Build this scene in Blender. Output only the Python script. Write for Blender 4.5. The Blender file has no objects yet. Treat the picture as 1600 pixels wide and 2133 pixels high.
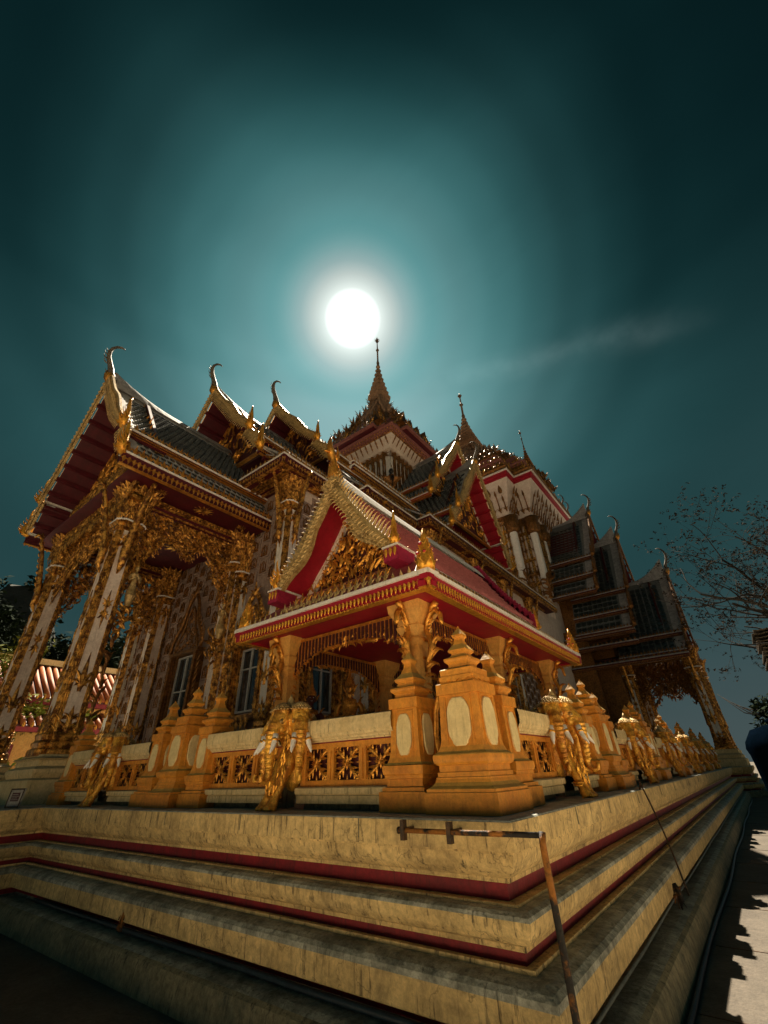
import bpy, math, random
import numpy as np
from mathutils import Vector, Matrix
random.seed(7)
sc = bpy.context.scene
COL = sc.collection
PI = math.pi

# ------------------------------------------------------------------ camera
cam_d = bpy.data.cameras.new('camera'); cam = bpy.data.objects.new('camera', cam_d); COL.objects.link(cam)
RX = (0.7900697021322202, 0.3434208084815599, 0.5077913095697647)
RY = (0.6122081493508486, -0.39948519112704106, -0.6823582372468295)
RZ = (-0.031480909153230346, 0.8499845471372189, -0.5258661635690424)
cam.matrix_world = Matrix(((RX[0], RX[1], RX[2], 0), (RY[0], RY[1], RY[2], 0), (RZ[0], RZ[1], RZ[2], 1.7), (0, 0, 0, 1)))
cam_d.sensor_fit = 'HORIZONTAL'; cam_d.sensor_width = 36.0
cam_d.lens = 880.5 / 1600 * 36.0
cam_d.clip_start = 0.05; cam_d.clip_end = 2000
sc.camera = cam

# ------------------------------------------------------------------ sky, sun, exposure
SUN = Vector((-0.37177529, 0.41306956, 0.83135833)).normalized()
sc.view_settings.view_transform = 'Standard'; sc.view_settings.look = 'None'
sc.view_settings.gamma = 1.0; sc.view_settings.use_curve_mapping = False
EXPO = 1.55
sc.view_settings.exposure = EXPO
world = bpy.data.worlds.new('World'); sc.world = world; world.use_nodes = True
WISP = ((-0.3166, 0.5884, 0.744), (0.0922, 0.708, 0.7002))
def ramp_nodes(nt, src, stops):
    """three channel float curves given as colour ramp over [0,1]"""
    cr = nt.nodes.new('ShaderNodeValToRGB'); r = cr.color_ramp; r.interpolation = 'CARDINAL'
    r.elements[0].position = stops[0][0]; r.elements[0].color = (*stops[0][1], 1)
    r.elements[1].position = stops[-1][0]; r.elements[1].color = (*stops[-1][1], 1)
    for p, c in stops[1:-1]:
        e = r.elements.new(p); e.color = (*c, 1)
    nt.links.new(src, cr.inputs[0]); return cr.outputs[0]
# veil of light round the sun as a function of the angle from it (degrees), and its gain with the height above the horizon
AUREOLE = [(0, .190, .55), (8, .150, .49), (12, .118, .34), (16, .070, .222), (20, .038, .130), (24, .018, .064), (28, .0095, .038), (32, .0040, .0185), (37, .0026, .0130), (44, .0016, .0078), (60, .0022, .0090), (180, .0020, .0085)]
HEIGHT = [(0, 28., 9.6), (.26, 13., 7.4), (.5, 9.6, 6.6), (.62, 5.8, 4.3), (.72, 2.5, 2.2), (.78, 1.45, 1.45), (.87, .90, .96), (.94, .74, .82), (.975, .34, .44), (1.0, .14, .24)]
def build_world():
    nt = world.node_tree; N = nt.nodes; L = nt.links; N.clear()
    out = N.new('ShaderNodeOutputWorld'); bg = N.new('ShaderNodeBackground'); bg.inputs[1].default_value = 0.1
    L.new(bg.outputs[0], out.inputs[0])
    sky = N.new('ShaderNodeTexSky'); sky.sky_type = 'NISHITA'; sky.sun_disc = False
    sky.sun_elevation = math.asin(SUN.z); sky.sun_rotation = math.atan2(SUN.x, SUN.y)
    sky.air_density = 1.0; sky.dust_density = 1.2; sky.ozone_density = 1.0
    tc = N.new('ShaderNodeTexCoord')
    nrm = N.new('ShaderNodeVectorMath'); nrm.operation = 'NORMALIZE'; L.new(tc.outputs['Generated'], nrm.inputs[0])
    dt = N.new('ShaderNodeVectorMath'); dt.operation = 'DOT_PRODUCT'; L.new(nrm.outputs[0], dt.inputs[0]); dt.inputs[1].default_value = SUN
    cl = N.new('ShaderNodeClamp'); cl.inputs[1].default_value = -1; cl.inputs[2].default_value = 1
    ac = N.new('ShaderNodeMath'); ac.operation = 'ARCCOSINE'; L.new(dt.outputs['Value'], cl.inputs[0]); L.new(cl.outputs[0], ac.inputs[0])
    nm = N.new('ShaderNodeMath'); nm.operation = 'DIVIDE'; nm.inputs[1].default_value = PI; L.new(ac.outputs[0], nm.inputs[0])
    q = N.new('ShaderNodeMath'); q.operation = 'POWER'; q.inputs[1].default_value = .5; L.new(nm.outputs[0], q.inputs[0])
    A = ramp_nodes(nt, q.outputs[0], [((d / 180) ** .5, (r, g, g * 1.03)) for d, r, g in AUREOLE])
    sp = N.new('ShaderNodeSeparateXYZ'); L.new(nrm.outputs[0], sp.inputs[0])
    E = ramp_nodes(nt, sp.outputs[2], [(z, (r / 30, g / 30, g / 30)) for z, r, g in HEIGHT])
    mu = N.new('ShaderNodeVectorMath'); mu.operation = 'MULTIPLY'; L.new(A, mu.inputs[0]); L.new(E, mu.inputs[1])
    # thin streaky cloud veil
    mp = N.new('ShaderNodeMapping'); mp.inputs['Rotation'].default_value = (0.3, 0.5, 0.7); mp.inputs['Scale'].default_value = (1.0, 3.2, 2.2)
    L.new(nrm.outputs[0], mp.inputs[0])
    nz = N.new('ShaderNodeTexNoise'); nz.inputs['Scale'].default_value = 1.9; nz.inputs['Detail'].default_value = 6; nz.inputs['Distortion'].default_value = 0.6
    L.new(mp.outputs[0], nz.inputs[0])
    mr = N.new('ShaderNodeMapRange'); mr.inputs[1].default_value = 0.40; mr.inputs[2].default_value = 0.75; mr.inputs[3].default_value = 0.97; mr.inputs[4].default_value = 1.09
    L.new(nz.outputs[0], mr.inputs[0])
    vm = N.new('ShaderNodeVectorMath'); vm.operation = 'SCALE'; L.new(mu.outputs[0], vm.inputs[0]); L.new(mr.outputs[0], vm.inputs[3])
    va = N.new('ShaderNodeVectorMath'); va.operation = 'SCALE'; L.new(vm.outputs[0], va.inputs[0]); va.inputs[3].default_value = 30
    vb = N.new('ShaderNodeVectorMath'); vb.operation = 'ADD'; L.new(va.outputs[0], vb.inputs[0]); vb.inputs[1].default_value = (1, 1, 1)
    vc = N.new('ShaderNodeVectorMath'); vc.operation = 'DIVIDE'; L.new(va.outputs[0], vc.inputs[0]); L.new(vb.outputs[0], vc.inputs[1])
    v2 = N.new('ShaderNodeVectorMath'); v2.operation = 'SCALE'; L.new(vc.outputs[0], v2.inputs[0]); v2.inputs[3].default_value = 10 / 2 ** EXPO
    # one long thin wisp of cirrus low to the right of the sun
    w1, w2 = Vector(WISP[0]), Vector(WISP[1]); nn = w1.cross(w2).normalized(); mid = (w1 + w2).normalized()
    d1 = N.new('ShaderNodeVectorMath'); d1.operation = 'DOT_PRODUCT'; L.new(nrm.outputs[0], d1.inputs[0]); d1.inputs[1].default_value = nn
    wob = N.new('ShaderNodeMath'); wob.operation = 'MULTIPLY_ADD'; L.new(nz.outputs[0], wob.inputs[0]); wob.inputs[1].default_value = .10; L.new(d1.outputs['Value'], wob.inputs[2])
    o1 = N.new('ShaderNodeMath'); o1.operation = 'ADD'; o1.inputs[1].default_value = -.05; L.new(wob.outputs[0], o1.inputs[0])
    sq = N.new('ShaderNodeMath'); sq.operation = 'MULTIPLY'; L.new(o1.outputs[0], sq.inputs[0]); L.new(o1.outputs[0], sq.inputs[1])
    e1 = N.new('ShaderNodeMath'); e1.operation = 'MULTIPLY'; e1.inputs[1].default_value = -1 / .026 ** 2; L.new(sq.outputs[0], e1.inputs[0])
    e2 = N.new('ShaderNodeMath'); e2.operation = 'EXPONENT'; L.new(e1.outputs[0], e2.inputs[0])
    d2 = N.new('ShaderNodeVectorMath'); d2.operation = 'DOT_PRODUCT'; L.new(nrm.outputs[0], d2.inputs[0]); d2.inputs[1].default_value = mid
    r2 = N.new('ShaderNodeMapRange'); r2.interpolation_type = 'SMOOTHSTEP'; r2.inputs[1].default_value = math.cos(.36); r2.inputs[2].default_value = math.cos(.12); L.new(d2.outputs['Value'], r2.inputs[0])
    w0 = N.new('ShaderNodeMath'); w0.operation = 'MULTIPLY'; L.new(e2.outputs[0], w0.inputs[0]); L.new(r2.outputs[0], w0.inputs[1])
    nb_ = N.new('ShaderNodeTexNoise'); nb_.inputs['Scale'].default_value = 9.0; nb_.inputs['Detail'].default_value = 6; L.new(nrm.outputs[0], nb_.inputs[0])
    w = N.new('ShaderNodeMath'); w.operation = 'MULTIPLY'; L.new(w0.outputs[0], w.inputs[0])
    r3 = N.new('ShaderNodeMapRange'); r3.inputs[1].default_value = .35; r3.inputs[2].default_value = .65; r3.inputs[3].default_value = .15; L.new(nb_.outputs[0], r3.inputs[0]); L.new(r3.outputs[0], w.inputs[1])
    wv = N.new('ShaderNodeVectorMath'); wv.operation = 'SCALE'; wv.inputs[0].default_value = (.42 / 2 ** EXPO, .55 / 2 ** EXPO, .54 / 2 ** EXPO); L.new(w.outputs[0], wv.inputs[3])
    v3 = N.new('ShaderNodeVectorMath'); v3.operation = 'ADD'; L.new(v2.outputs[0], v3.inputs[0]); L.new(wv.outputs[0], v3.inputs[1]); v2 = v3
    # the daylight sky itself, seen through the dark teal rendering of the day
    tint = N.new('ShaderNodeVectorMath'); tint.operation = 'MULTIPLY'; L.new(sky.outputs[0], tint.inputs[0]); tint.inputs[1].default_value = (.0006, .0022, .0026)
    a1 = N.new('ShaderNodeVectorMath'); a1.operation = 'ADD'; L.new(v2.outputs[0], a1.inputs[0]); L.new(tint.outputs[0], a1.inputs[1])
    # overexposed aureole hugging the sun
    g = N.new('ShaderNodeValToRGB'); g.color_ramp.interpolation = 'LINEAR'; e = g.color_ramp.elements
    e[0].position = 0.0; e[0].color = (1, 1, 1, 1); e[1].position = 9.5 / 180; e[1].color = (0, 0, 0, 1)
    for d, c in ((2.3, (.52, .47, .44)), (2.9, (.27, .24, .225)), (3.6, (.165, .130, .115)), (4.9, (.105, .070, .060)), (6.2, (.050, .030, .027)), (8.0, (.014, .009, .008))):
        k = e.new(d / 180); k.color = (*c, 1)
    L.new(nm.outputs[0], g.inputs[0])
    s1 = N.new('ShaderNodeVectorMath'); s1.operation = 'SCALE'; L.new(g.outputs[0], s1.inputs[0]); s1.inputs[3].default_value = 22.0 * 2 ** (.75 - EXPO)
    a2 = N.new('ShaderNodeVectorMath'); a2.operation = 'ADD'; L.new(a1.outputs[0], a2.inputs[0]); L.new(s1.outputs[0], a2.inputs[1])
    L.new(a2.outputs[0], bg.inputs[0])
build_world()
sun_d = bpy.data.lights.new('sun', 'SUN'); sun_d.energy = 5.0; sun_d.angle = math.radians(0.5); sun_d.color = (1.0, 0.86, 0.66)
sun = bpy.data.objects.new('sun', sun_d); COL.objects.link(sun)
sun.rotation_euler = SUN.to_track_quat('Z', 'Y').to_euler(); sun.location = (-20, 20, 60)

# ------------------------------------------------------------------ materials
def mat(name, c1, c2=None, scale=6.0, rough=0.7, metal=0.0, bump=0.3, bscale=None, streak=None, streak_amt=0.5, blotch=None, blotch_amt=0.5, detail=6, spec=0.4, stretch=(1, 1, 1), lo=0.35, hi=0.65, bdist=0.01, top=None, top_amt=0.0, crack=0.0, mott=.35):
    m = bpy.data.materials.new(name); m.use_nodes = True
    nt = m.node_tree; N = nt.nodes; L = nt.links
    b = N['Principled BSDF']; b.inputs['Roughness'].default_value = rough; b.inputs['Metallic'].default_value = metal
    b.inputs['Specular IOR Level'].default_value = spec
    geo = N.new('ShaderNodeNewGeometry')
    mp = N.new('ShaderNodeMapping'); mp.inputs['Scale'].default_value = stretch; L.new(geo.outputs['Position'], mp.inputs[0])
    c2 = c2 or tuple(x * 0.6 for x in c1)
    nz = N.new('ShaderNodeTexNoise'); nz.inputs['Scale'].default_value = scale; nz.inputs['Detail'].default_value = detail; nz.inputs['Roughness'].default_value = 0.65
    L.new(mp.outputs[0], nz.inputs[0])
    mr = N.new('ShaderNodeMapRange'); mr.inputs[1].default_value = lo; mr.inputs[2].default_value = hi; L.new(nz.outputs[0], mr.inputs[0])
    mix = N.new('ShaderNodeMix'); mix.data_type = 'RGBA'; mix.inputs[6].default_value = (*c1, 1); mix.inputs[7].default_value = (*c2, 1)
    L.new(mr.outputs[0], mix.inputs[0]); col = mix.outputs[2]
    def layer(col, c, amt, sc_, st, a, z):
        mp2 = N.new('ShaderNodeMapping'); mp2.inputs['Scale'].default_value = st; L.new(geo.outputs['Position'], mp2.inputs[0])
        n2 = N.new('ShaderNodeTexNoise'); n2.inputs['Scale'].default_value = sc_; n2.inputs['Detail'].default_value = 7; n2.inputs['Roughness'].default_value = 0.7
        L.new(mp2.outputs[0], n2.inputs[0])
        m2 = N.new('ShaderNodeMapRange'); m2.inputs[1].default_value = a; m2.inputs[2].default_value = z; m2.inputs[4].default_value = amt; L.new(n2.outputs[0], m2.inputs[0])
        x = N.new('ShaderNodeMix'); x.data_type = 'RGBA'; x.inputs[7].default_value = (*c, 1); L.new(col, x.inputs[6]); L.new(m2.outputs[0], x.inputs[0])
        return x.outputs[2]
    if streak: col = layer(col, streak, streak_amt, 7.0, (3.4, 3.4, 0.34), 0.545, 0.66)
    if blotch: col = layer(col, blotch, blotch_amt, 2.2, (1, 1, 1), 0.50, 0.70)
    if crack > 0:
        vo = N.new('ShaderNodeTexVoronoi'); vo.feature = 'DISTANCE_TO_EDGE'; vo.inputs['Scale'].default_value = 0.8
        wd = N.new('ShaderNodeVectorMath'); wd.operation = 'ADD'; L.new(geo.outputs['Position'], wd.inputs[0])
        n4 = N.new('ShaderNodeTexNoise'); n4.inputs['Scale'].default_value = 3.0; n4.inputs['Detail'].default_value = 5; L.new(geo.outputs['Position'], n4.inputs[0])
        L.new(n4.outputs['Color'], wd.inputs[1]); L.new(wd.outputs[0], vo.inputs[0])
        m4 = N.new('ShaderNodeMapRange'); m4.inputs[1].default_value = 0.0; m4.inputs[2].default_value = 0.008; m4.inputs[3].default_value = crack; m4.inputs[4].default_value = 0.0; L.new(vo.outputs[0], m4.inputs[0])
        x = N.new('ShaderNodeMix'); x.data_type = 'RGBA'; x.inputs[7].default_value = (0.03, 0.025, 0.015, 1); L.new(col, x.inputs[6]); L.new(m4.outputs[0], x.inputs[0]); col = x.outputs[2]
    if top:   # lichen and soot that settles on level ledges
        sp = N.new('ShaderNodeSeparateXYZ'); L.new(geo.outputs['Normal'], sp.inputs[0])
        m3 = N.new('ShaderNodeMapRange'); m3.inputs[1].default_value = 0.25; m3.inputs[2].default_value = 0.75; m3.inputs[4].default_value = top_amt; L.new(sp.outputs[2], m3.inputs[0])
        x = N.new('ShaderNodeMix'); x.data_type = 'RGBA'; x.inputs[7].default_value = (*top, 1); L.new(col, x.inputs[6]); L.new(m3.outputs[0], x.inputs[0])
        col = x.outputs[2]
    if mott:
        n5 = N.new('ShaderNodeTexNoise'); n5.inputs['Scale'].default_value = max(14.0, scale * 4.5); n5.inputs['Detail'].default_value = 8; n5.inputs['Roughness'].default_value = .8; L.new(geo.outputs['Position'], n5.inputs[0])
        m5 = N.new('ShaderNodeMapRange'); m5.inputs[1].default_value = .34; m5.inputs[2].default_value = .66; m5.inputs[3].default_value = 1 - mott; m5.inputs[4].default_value = 1 + mott * .55; L.new(n5.outputs[0], m5.inputs[0])
        x = N.new('ShaderNodeVectorMath'); x.operation = 'SCALE'; L.new(col, x.inputs[0]); L.new(m5.outputs[0], x.inputs[3]); col = x.outputs[0]
    L.new(col, b.inputs['Base Color'])
    if bump > 0:
        n3 = N.new('ShaderNodeTexNoise'); n3.inputs['Scale'].default_value = bscale or scale * 5; n3.inputs['Detail'].default_value = 6; L.new(geo.outputs['Position'], n3.inputs[0])
        bp = N.new('ShaderNodeBump'); bp.inputs['Strength'].default_value = bump; bp.inputs['Distance'].default_value = bdist
        L.new(n3.outputs[0], bp.inputs['Height']); L.new(bp.outputs[0], b.inputs['Normal'])
    return m
M = {}
M['cream'] = mat('cream_render', (.76, .56, .25), (.55, .39, .165), 2.0, .85, bump=.7, bscale=30, streak=(.07, .05, .03), streak_amt=.9, blotch=(.24, .175, .09), blotch_amt=.7, bdist=.012, crack=.5, mott=.40)
M['grime_skylit'] = mat('sooty_skylit_render', (.52, .52, .43), (.15, .165, .13), 4.0, .6, bump=1.0, bscale=22, streak=(.05, .055, .04), streak_amt=.75, blotch=(.10, .10, .075), blotch_amt=.7, bdist=.02, spec=.5, mott=.5)  # real soot; the raised pale grey-green stands in for weak sky light
M['basegrime_skylit'] = mat('base_render', (.34, .29, .17), (.19, .17, .10), 3.0, .8, bump=.9, bscale=25, streak=(.045, .042, .03), streak_amt=.85, blotch=(.10, .12, .09), blotch_amt=.7, bdist=.015, mott=.5)  # dirt, plus a cooler grey that paints in sky light
M['red'] = mat('crimson_paint', (.24, .008, .016), (.15, .006, .012), 6, .6, bump=.4, bscale=40, streak=(.05, .01, .01), streak_amt=.5, mott=.3)
M['orange'] = mat('ochre_paint', (.74, .31, .035), (.58, .21, .022), 2.6, .58, bump=.5, bscale=26, streak=(.30, .12, .02), streak_amt=.45, blotch=(.44, .17, .02), blotch_amt=.55, top=(.36, .34, .10), top_amt=.7, bdist=.01, mott=.3)
M['ochre2'] = mat('pale_ochre_paint', (.74, .40, .10), (.62, .29, .06), 3.0, .6, bump=.4, bscale=28, streak=(.34, .17, .05), streak_amt=.45, mott=.25)
M['oval'] = mat('cream_plaster', (.82, .66, .34), (.70, .54, .26), 5, .8, bump=.3, bscale=40, streak=(.40, .30, .14), streak_amt=.4, mott=.16)
M['railcream'] = mat('cream_rail', (.76, .60, .32), (.62, .47, .23), 4, .8, bump=.4, bscale=40, streak=(.16, .12, .06), streak_amt=.7, top=(.34, .31, .20), top_amt=.6, mott=.25)
M['gold'] = mat('gilded', (.88, .42, .07), (.42, .15, .02), 9, .30, .7, bump=.6, bscale=60, blotch=(.18, .06, .015), blotch_amt=.55, lo=.4, hi=.7, mott=.4)
M['goldpale'] = mat('weathered_gilding', (.78, .56, .25), (.42, .27, .09), 10, .42, .4, bump=.7, bscale=70, blotch=(.12, .07, .03), blotch_amt=.7, mott=.5)
M['goldyellow'] = mat('yellow_gilding', (.95, .50, .06), (.62, .25, .03), 12, .32, .6, bump=.6, bscale=60, blotch=(.25, .09, .02), blotch_amt=.4)
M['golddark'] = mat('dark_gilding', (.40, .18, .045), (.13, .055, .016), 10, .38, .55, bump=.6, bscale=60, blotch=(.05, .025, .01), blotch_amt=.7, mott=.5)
M['goldtemple'] = mat('carved_gilding', (.86, .44, .085), (.17, .06, .014), 8, .32, .6, bump=.8, bscale=60, blotch=(.05, .022, .01), blotch_amt=.75, lo=.42, hi=.58, mott=.5)
M['white'] = mat('white_paint', (.82, .79, .74), (.68, .64, .58), 4, .6, bump=.3, bscale=50, streak=(.28, .25, .2), streak_amt=.5, mott=.2)
M['pinkwhite'] = mat('pale_rose_plaster', (.80, .69, .60), (.66, .53, .45), 3, .65, bump=.3, bscale=50, streak=(.32, .22, .16), streak_amt=.5, mott=.22)
M['ivory'] = mat('ivory', (.88, .86, .82), (.74, .70, .64), 9, .4, bump=.1, mott=.12)
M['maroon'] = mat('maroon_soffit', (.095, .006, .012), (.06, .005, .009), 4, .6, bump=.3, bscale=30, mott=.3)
M['crimson'] = mat('crimson_soffit', (.38, .009, .026), (.28, .008, .020), 3, .5, bump=.3, bscale=30, mott=.15)
M['magenta'] = mat('magenta_paint', (.36, .018, .062), (.26, .014, .045), 6, .5, bump=.2)
M['pinktile'] = mat('rose_tile', (.40, .11, .11), (.26, .06, .065), 9, .5, bump=.3)
M['darktile'] = mat('dark_glazed_tile', (.075, .09, .095), (.03, .04, .045), 5, .25, bump=.3, blotch=(.16, .16, .15), blotch_amt=.5, spec=.9, mott=.5)
M['joint'] = mat('grey_tile_bed', (.20, .21, .20), (.12, .13, .13), 5, .7, bump=.2)
M['chofa'] = mat('weathered_chofa', (.17, .145, .12), (.09, .075, .06), 8, .6, bump=.5, blotch=(.25, .17, .07), blotch_amt=.4, spec=.25)
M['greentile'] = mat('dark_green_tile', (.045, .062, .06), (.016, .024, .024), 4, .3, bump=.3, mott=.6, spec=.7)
M['redtile'] = mat('dark_red_tile', (.10, .010, .014), (.05, .007, .01), 5, .45, bump=.2)
M['orangetile'] = mat('orange_tile', (.40, .13, .035), (.28, .08, .02), 6, .6, bump=.2)
M['greyridge'] = mat('grey_ridge_render', (.46, .45, .44), (.26, .25, .25), 4, .6, bump=.4, streak=(.1, .09, .09), streak_amt=.6)
M['rust'] = mat('rusty_iron', (.34, .13, .02), (.02, .017, .014), 5, .7, .2, bump=.8, bscale=50, lo=.44, hi=.54, stretch=(1, 1, 1))
M['iron'] = mat('black_iron', (.03, .025, .02), (.10, .05, .02), 12, .6, .3, bump=.5)
M['pipe'] = mat('blue_black_pipe', (.02, .04, .055), (.012, .02, .03), 10, .4, bump=.2)
M['pipegrey'] = mat('grey_pipe', (.16, .19, .18), (.08, .1, .1), 10, .45, bump=.2)
M['tank'] = mat('dark_blue_plastic', (.0015, .004, .009), (.001, .003, .006), 6, .9, bump=.1, spec=0.0)
M['glass'] = mat('dark_window_glass', (.02, .03, .035), (.01, .015, .018), 3, .08, bump=0.0, spec=.8)
M['frame'] = mat('white_window_frame', (.50, .50, .48), (.38, .38, .36), 6, .5, bump=.1)
M['wood'] = mat('dark_red_wood', (.09, .015, .015), (.05, .01, .01), 6, .5, bump=.3)
M['black'] = mat('black_lacquer', (.012, .012, .012), (.03, .02, .015), 12, .35, bump=.3)
M['redface'] = mat('dark_red_lacquer', (.16, .03, .015), (.07, .02, .01), 12, .4, bump=.3)
M['bark'] = mat('grey_bark', (.035, .032, .03), (.02, .018, .016), 14, .95, bump=.6, spec=.1)
M['leafbrown'] = mat('dry_leaf', (.030, .020, .012), (.016, .012, .008), 3, .95, bump=0, spec=.05)
M['leaf'] = mat('green_leaf', (.20, .20, .02), (.08, .10, .015), 1.5, .8, bump=0, spec=.1)
M['leafdark'] = mat('dark_leaf', (.018, .030, .014), (.010, .018, .010), 1.5, .95, bump=0, spec=.05)
M['rock'] = mat('wooded_rock', (.05, .055, .05), (.02, .025, .022), .5, .95, bump=.9, bscale=2, bdist=.3)
M['ground'] = mat('concrete_ground', (.12, .10, .076), (.075, .062, .047), 1.4, .85, bump=.8, bscale=30, blotch=(.07, .06, .045), blotch_amt=.6, bdist=.012, crack=.5)
M['elegold'] = mat('old_gold_paint', (.95, .50, .07), (.50, .19, .025), 8, .36, .4, bump=.9, bscale=34, bdist=.012, blotch=(.20, .07, .015), blotch_amt=.65, lo=.42, hi=.6, mott=.45)
M['bounce'] = mat('pale_bounce_sheet', (.78, .68, .52), (.68, .58, .43), 1.4, .85, bump=.3, bscale=30)  # bright surface of the added bounce sheets
M['tilerose_shaded'] = mat('shaded_rose_tile', (.40, .30, .25), (.28, .20, .165), 6, .55, bump=.3, streak=(.12, .08, .05), streak_amt=.6)  # porch shade is put into this darker rose
M['rosebrown'] = mat('faded_rose_paint', (.34, .13, .11), (.22, .075, .065), 6, .6, bump=.3)
M['spirebrown'] = mat('weathered_bronze_spire', (.40, .25, .15), (.20, .12, .07), 7, .5, .2, bump=.6, blotch=(.12, .08, .05), blotch_amt=.6)
M['tilegrey'] = mat('pale_mortar', (.62, .62, .60), (.36, .37, .37), 6, .6, bump=.3)
M['scrap'] = mat('stacked_sheet', (.10, .075, .05), (.05, .04, .03), 8, .7, bump=.3)
M['floor'] = mat('terrace_floor', (.50, .52, .46), (.26, .29, .26), 4, .7, bump=.8, bscale=30, blotch=(.10, .12, .10), blotch_amt=.8, mott=.5)  # pale greenish tone paints in the sky reflected on the level tops
M['signwhite'] = mat('sign_white', (.42, .40, .36), (.3, .28, .25), 6, .6, bump=0)
for k in ('leaf', 'leafdark', 'leafbrown'):
    pass

# ------------------------------------------------------------------ mesh builder
def vv(*a): return np.array(a, float)
class MB:
    def __init__(s): s.V = []; s.F = []; s.I = []; s.S = []; s.n = 0
    def add(s, V, F, m=0, sm=False):
        V = np.asarray(V, float); n = s.n
        s.V.append(V); s.n += len(V)
        if isinstance(F, np.ndarray): F = (F + n).tolist()
        else: F = [[i + n for i in f] for f in F]
        s.F += F
        if isinstance(m, int): s.I += [m] * len(F)
        else: s.I += list(m)
        s.S += [sm] * len(F)
        return s
    def box(s, x0, x1, y0, y1, z0, z1, m=0):
        if x0 > x1: x0, x1 = x1, x0
        if y0 > y1: y0, y1 = y1, y0
        s.add([(x0, y0, z0), (x1, y0, z0), (x1, y1, z0), (x0, y1, z0), (x0, y0, z1), (x1, y0, z1), (x1, y1, z1), (x0, y1, z1)],
              [[0, 3, 2, 1], [4, 5, 6, 7], [0, 1, 5, 4], [1, 2, 6, 5], [2, 3, 7, 6], [3, 0, 4, 7]], m); return s
    def beam(s, p, q, w, h, m=0, up=(0, 0, 1)):
        p = np.array(p, float); q = np.array(q, float); d = q - p; d /= np.linalg.norm(d)
        u = np.array(up, float); a = np.cross(d, u); a /= np.linalg.norm(a); b = np.cross(a, d)
        c = [(-w / 2, -h / 2), (w / 2, -h / 2), (w / 2, h / 2), (-w / 2, h / 2)]
        V = [p + a * x + b * y for x, y in c] + [q + a * x + b * y for x, y in c]
        s.add(V, [[0, 3, 2, 1], [4, 5, 6, 7], [0, 1, 5, 4], [1, 2, 6, 5], [2, 3, 7, 6], [3, 0, 4, 7]][::1], m); return s
    def tube(s, P, R, n=8, m=0, flat=1.0, cap=True, sm=True):
        P = [np.array(p, float) for p in P]
        if not hasattr(R, '__len__'): R = [R] * len(P)
        V = []; prev = None
        for i, p in enumerate(P):
            t = P[min(i + 1, len(P) - 1)] - P[max(i - 1, 0)]; t = t / (np.linalg.norm(t) + 1e-9)
            if prev is None:
                a = np.cross(t, vv(0, 0, 1)) if abs(t[2]) < .9 else np.cross(t, vv(0, 1, 0))
            else: a = prev - t * np.dot(prev, t)
            a = a / (np.linalg.norm(a) + 1e-9); prev = a; b = np.cross(t, a)
            for k in range(n):
                an = 2 * PI * k / n
                V.append(p + a * math.cos(an) * R[i] + b * math.sin(an) * R[i] * flat)
        F = []
        for i in range(len(P) - 1):
            for k in range(n):
                k2 = (k + 1) % n
                F.append([i * n + k, i * n + k2, (i + 1) * n + k2, (i + 1) * n + k])
        if cap:
            F.append(list(range(n))[::-1]); F.append([(len(P) - 1) * n + k for k in range(n)])
        s.add(V, F, m, sm); return s
    def lathe(s, prof, c=(0, 0, 0), n=16, m=0, sm=True, flat=(1, 1)):
        V = []; F = []
        for r, z in prof:
            for k in range(n):
                a = 2 * PI * k / n; V.append((c[0] + r * math.cos(a) * flat[0], c[1] + r * math.sin(a) * flat[1], c[2] + z))
        for i in range(len(prof) - 1):
            for k in range(n):
                k2 = (k + 1) % n; F.append([i * n + k, i * n + k2, (i + 1) * n + k2, (i + 1) * n + k])
        F.append(list(range(n))[::-1]); F.append([(len(prof) - 1) * n + k for k in range(n)])
        s.add(V, F, m, sm); return s
    def plan(s, prof, shape, c=(0, 0, 0), m=0, mats=None, sc=(1, 1)):
        """stack of a plan shape (unit half width) scaled to r at height z; prof = [(r,z)] ; mats one per segment or per plan edge"""
        n = len(shape); V = []; F = []; I = []
        for r, z in prof:
            for x, y in shape: V.append((c[0] + r * x * sc[0], c[1] + r * y * sc[1], c[2] + z))
        for i in range(len(prof) - 1):
            for k in range(n):
                k2 = (k + 1) % n; F.append([i * n + k, i * n + k2, (i + 1) * n + k2, (i + 1) * n + k])
                I.append(m if mats is None else (mats[i] if len(mats) == len(prof) - 1 and mats is not None and not isinstance(mats, tuple) else mats[k]))
        F.append(list(range(n))[::-1]); I.append(m if mats is None else mats[0]); F.append([(len(prof) - 1) * n + k for k in range(n)]); I.append(m if mats is None else mats[-1] if not isinstance(mats, tuple) else mats[0])
        s.add(V, F, I); return s
    def sweep(s, prof, path, mats=0, close=False, sm=False):
        """prof [(inset,z)]; path = plan polyline (x,y) walked with the solid on its left; mitred"""
        n = len(path); P = [np.array(p, float) for p in path]; V = []; F = []; I = []
        for i in range(n):
            if close: d0 = P[i] - P[i - 1]; d1 = P[(i + 1) % n] - P[i]
            else:
                d0 = P[i] - P[i - 1] if i > 0 else P[1] - P[0]; d1 = P[i + 1] - P[i] if i < n - 1 else P[-1] - P[-2]
            d0 = d0 / np.linalg.norm(d0); d1 = d1 / np.linalg.norm(d1)
            n0 = np.array((-d0[1], d0[0])); n1 = np.array((-d1[1], d1[0]))
            mt = (n0 + n1); mt = mt / max(1e-6, (1 + np.dot(n0, n1)))
            for a, z in prof: V.append((P[i][0] + mt[0] * a, P[i][1] + mt[1] * a, z))
        k = len(prof); cnt = n if close else n - 1
        for i in range(cnt):
            j = (i + 1) % n
            for q in range(k - 1):
                F.append([i * k + q, j * k + q, j * k + q + 1, i * k + q + 1]); I.append(mats if isinstance(mats, int) else mats[q])
        s.add(V, F, I, sm); return s
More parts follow.
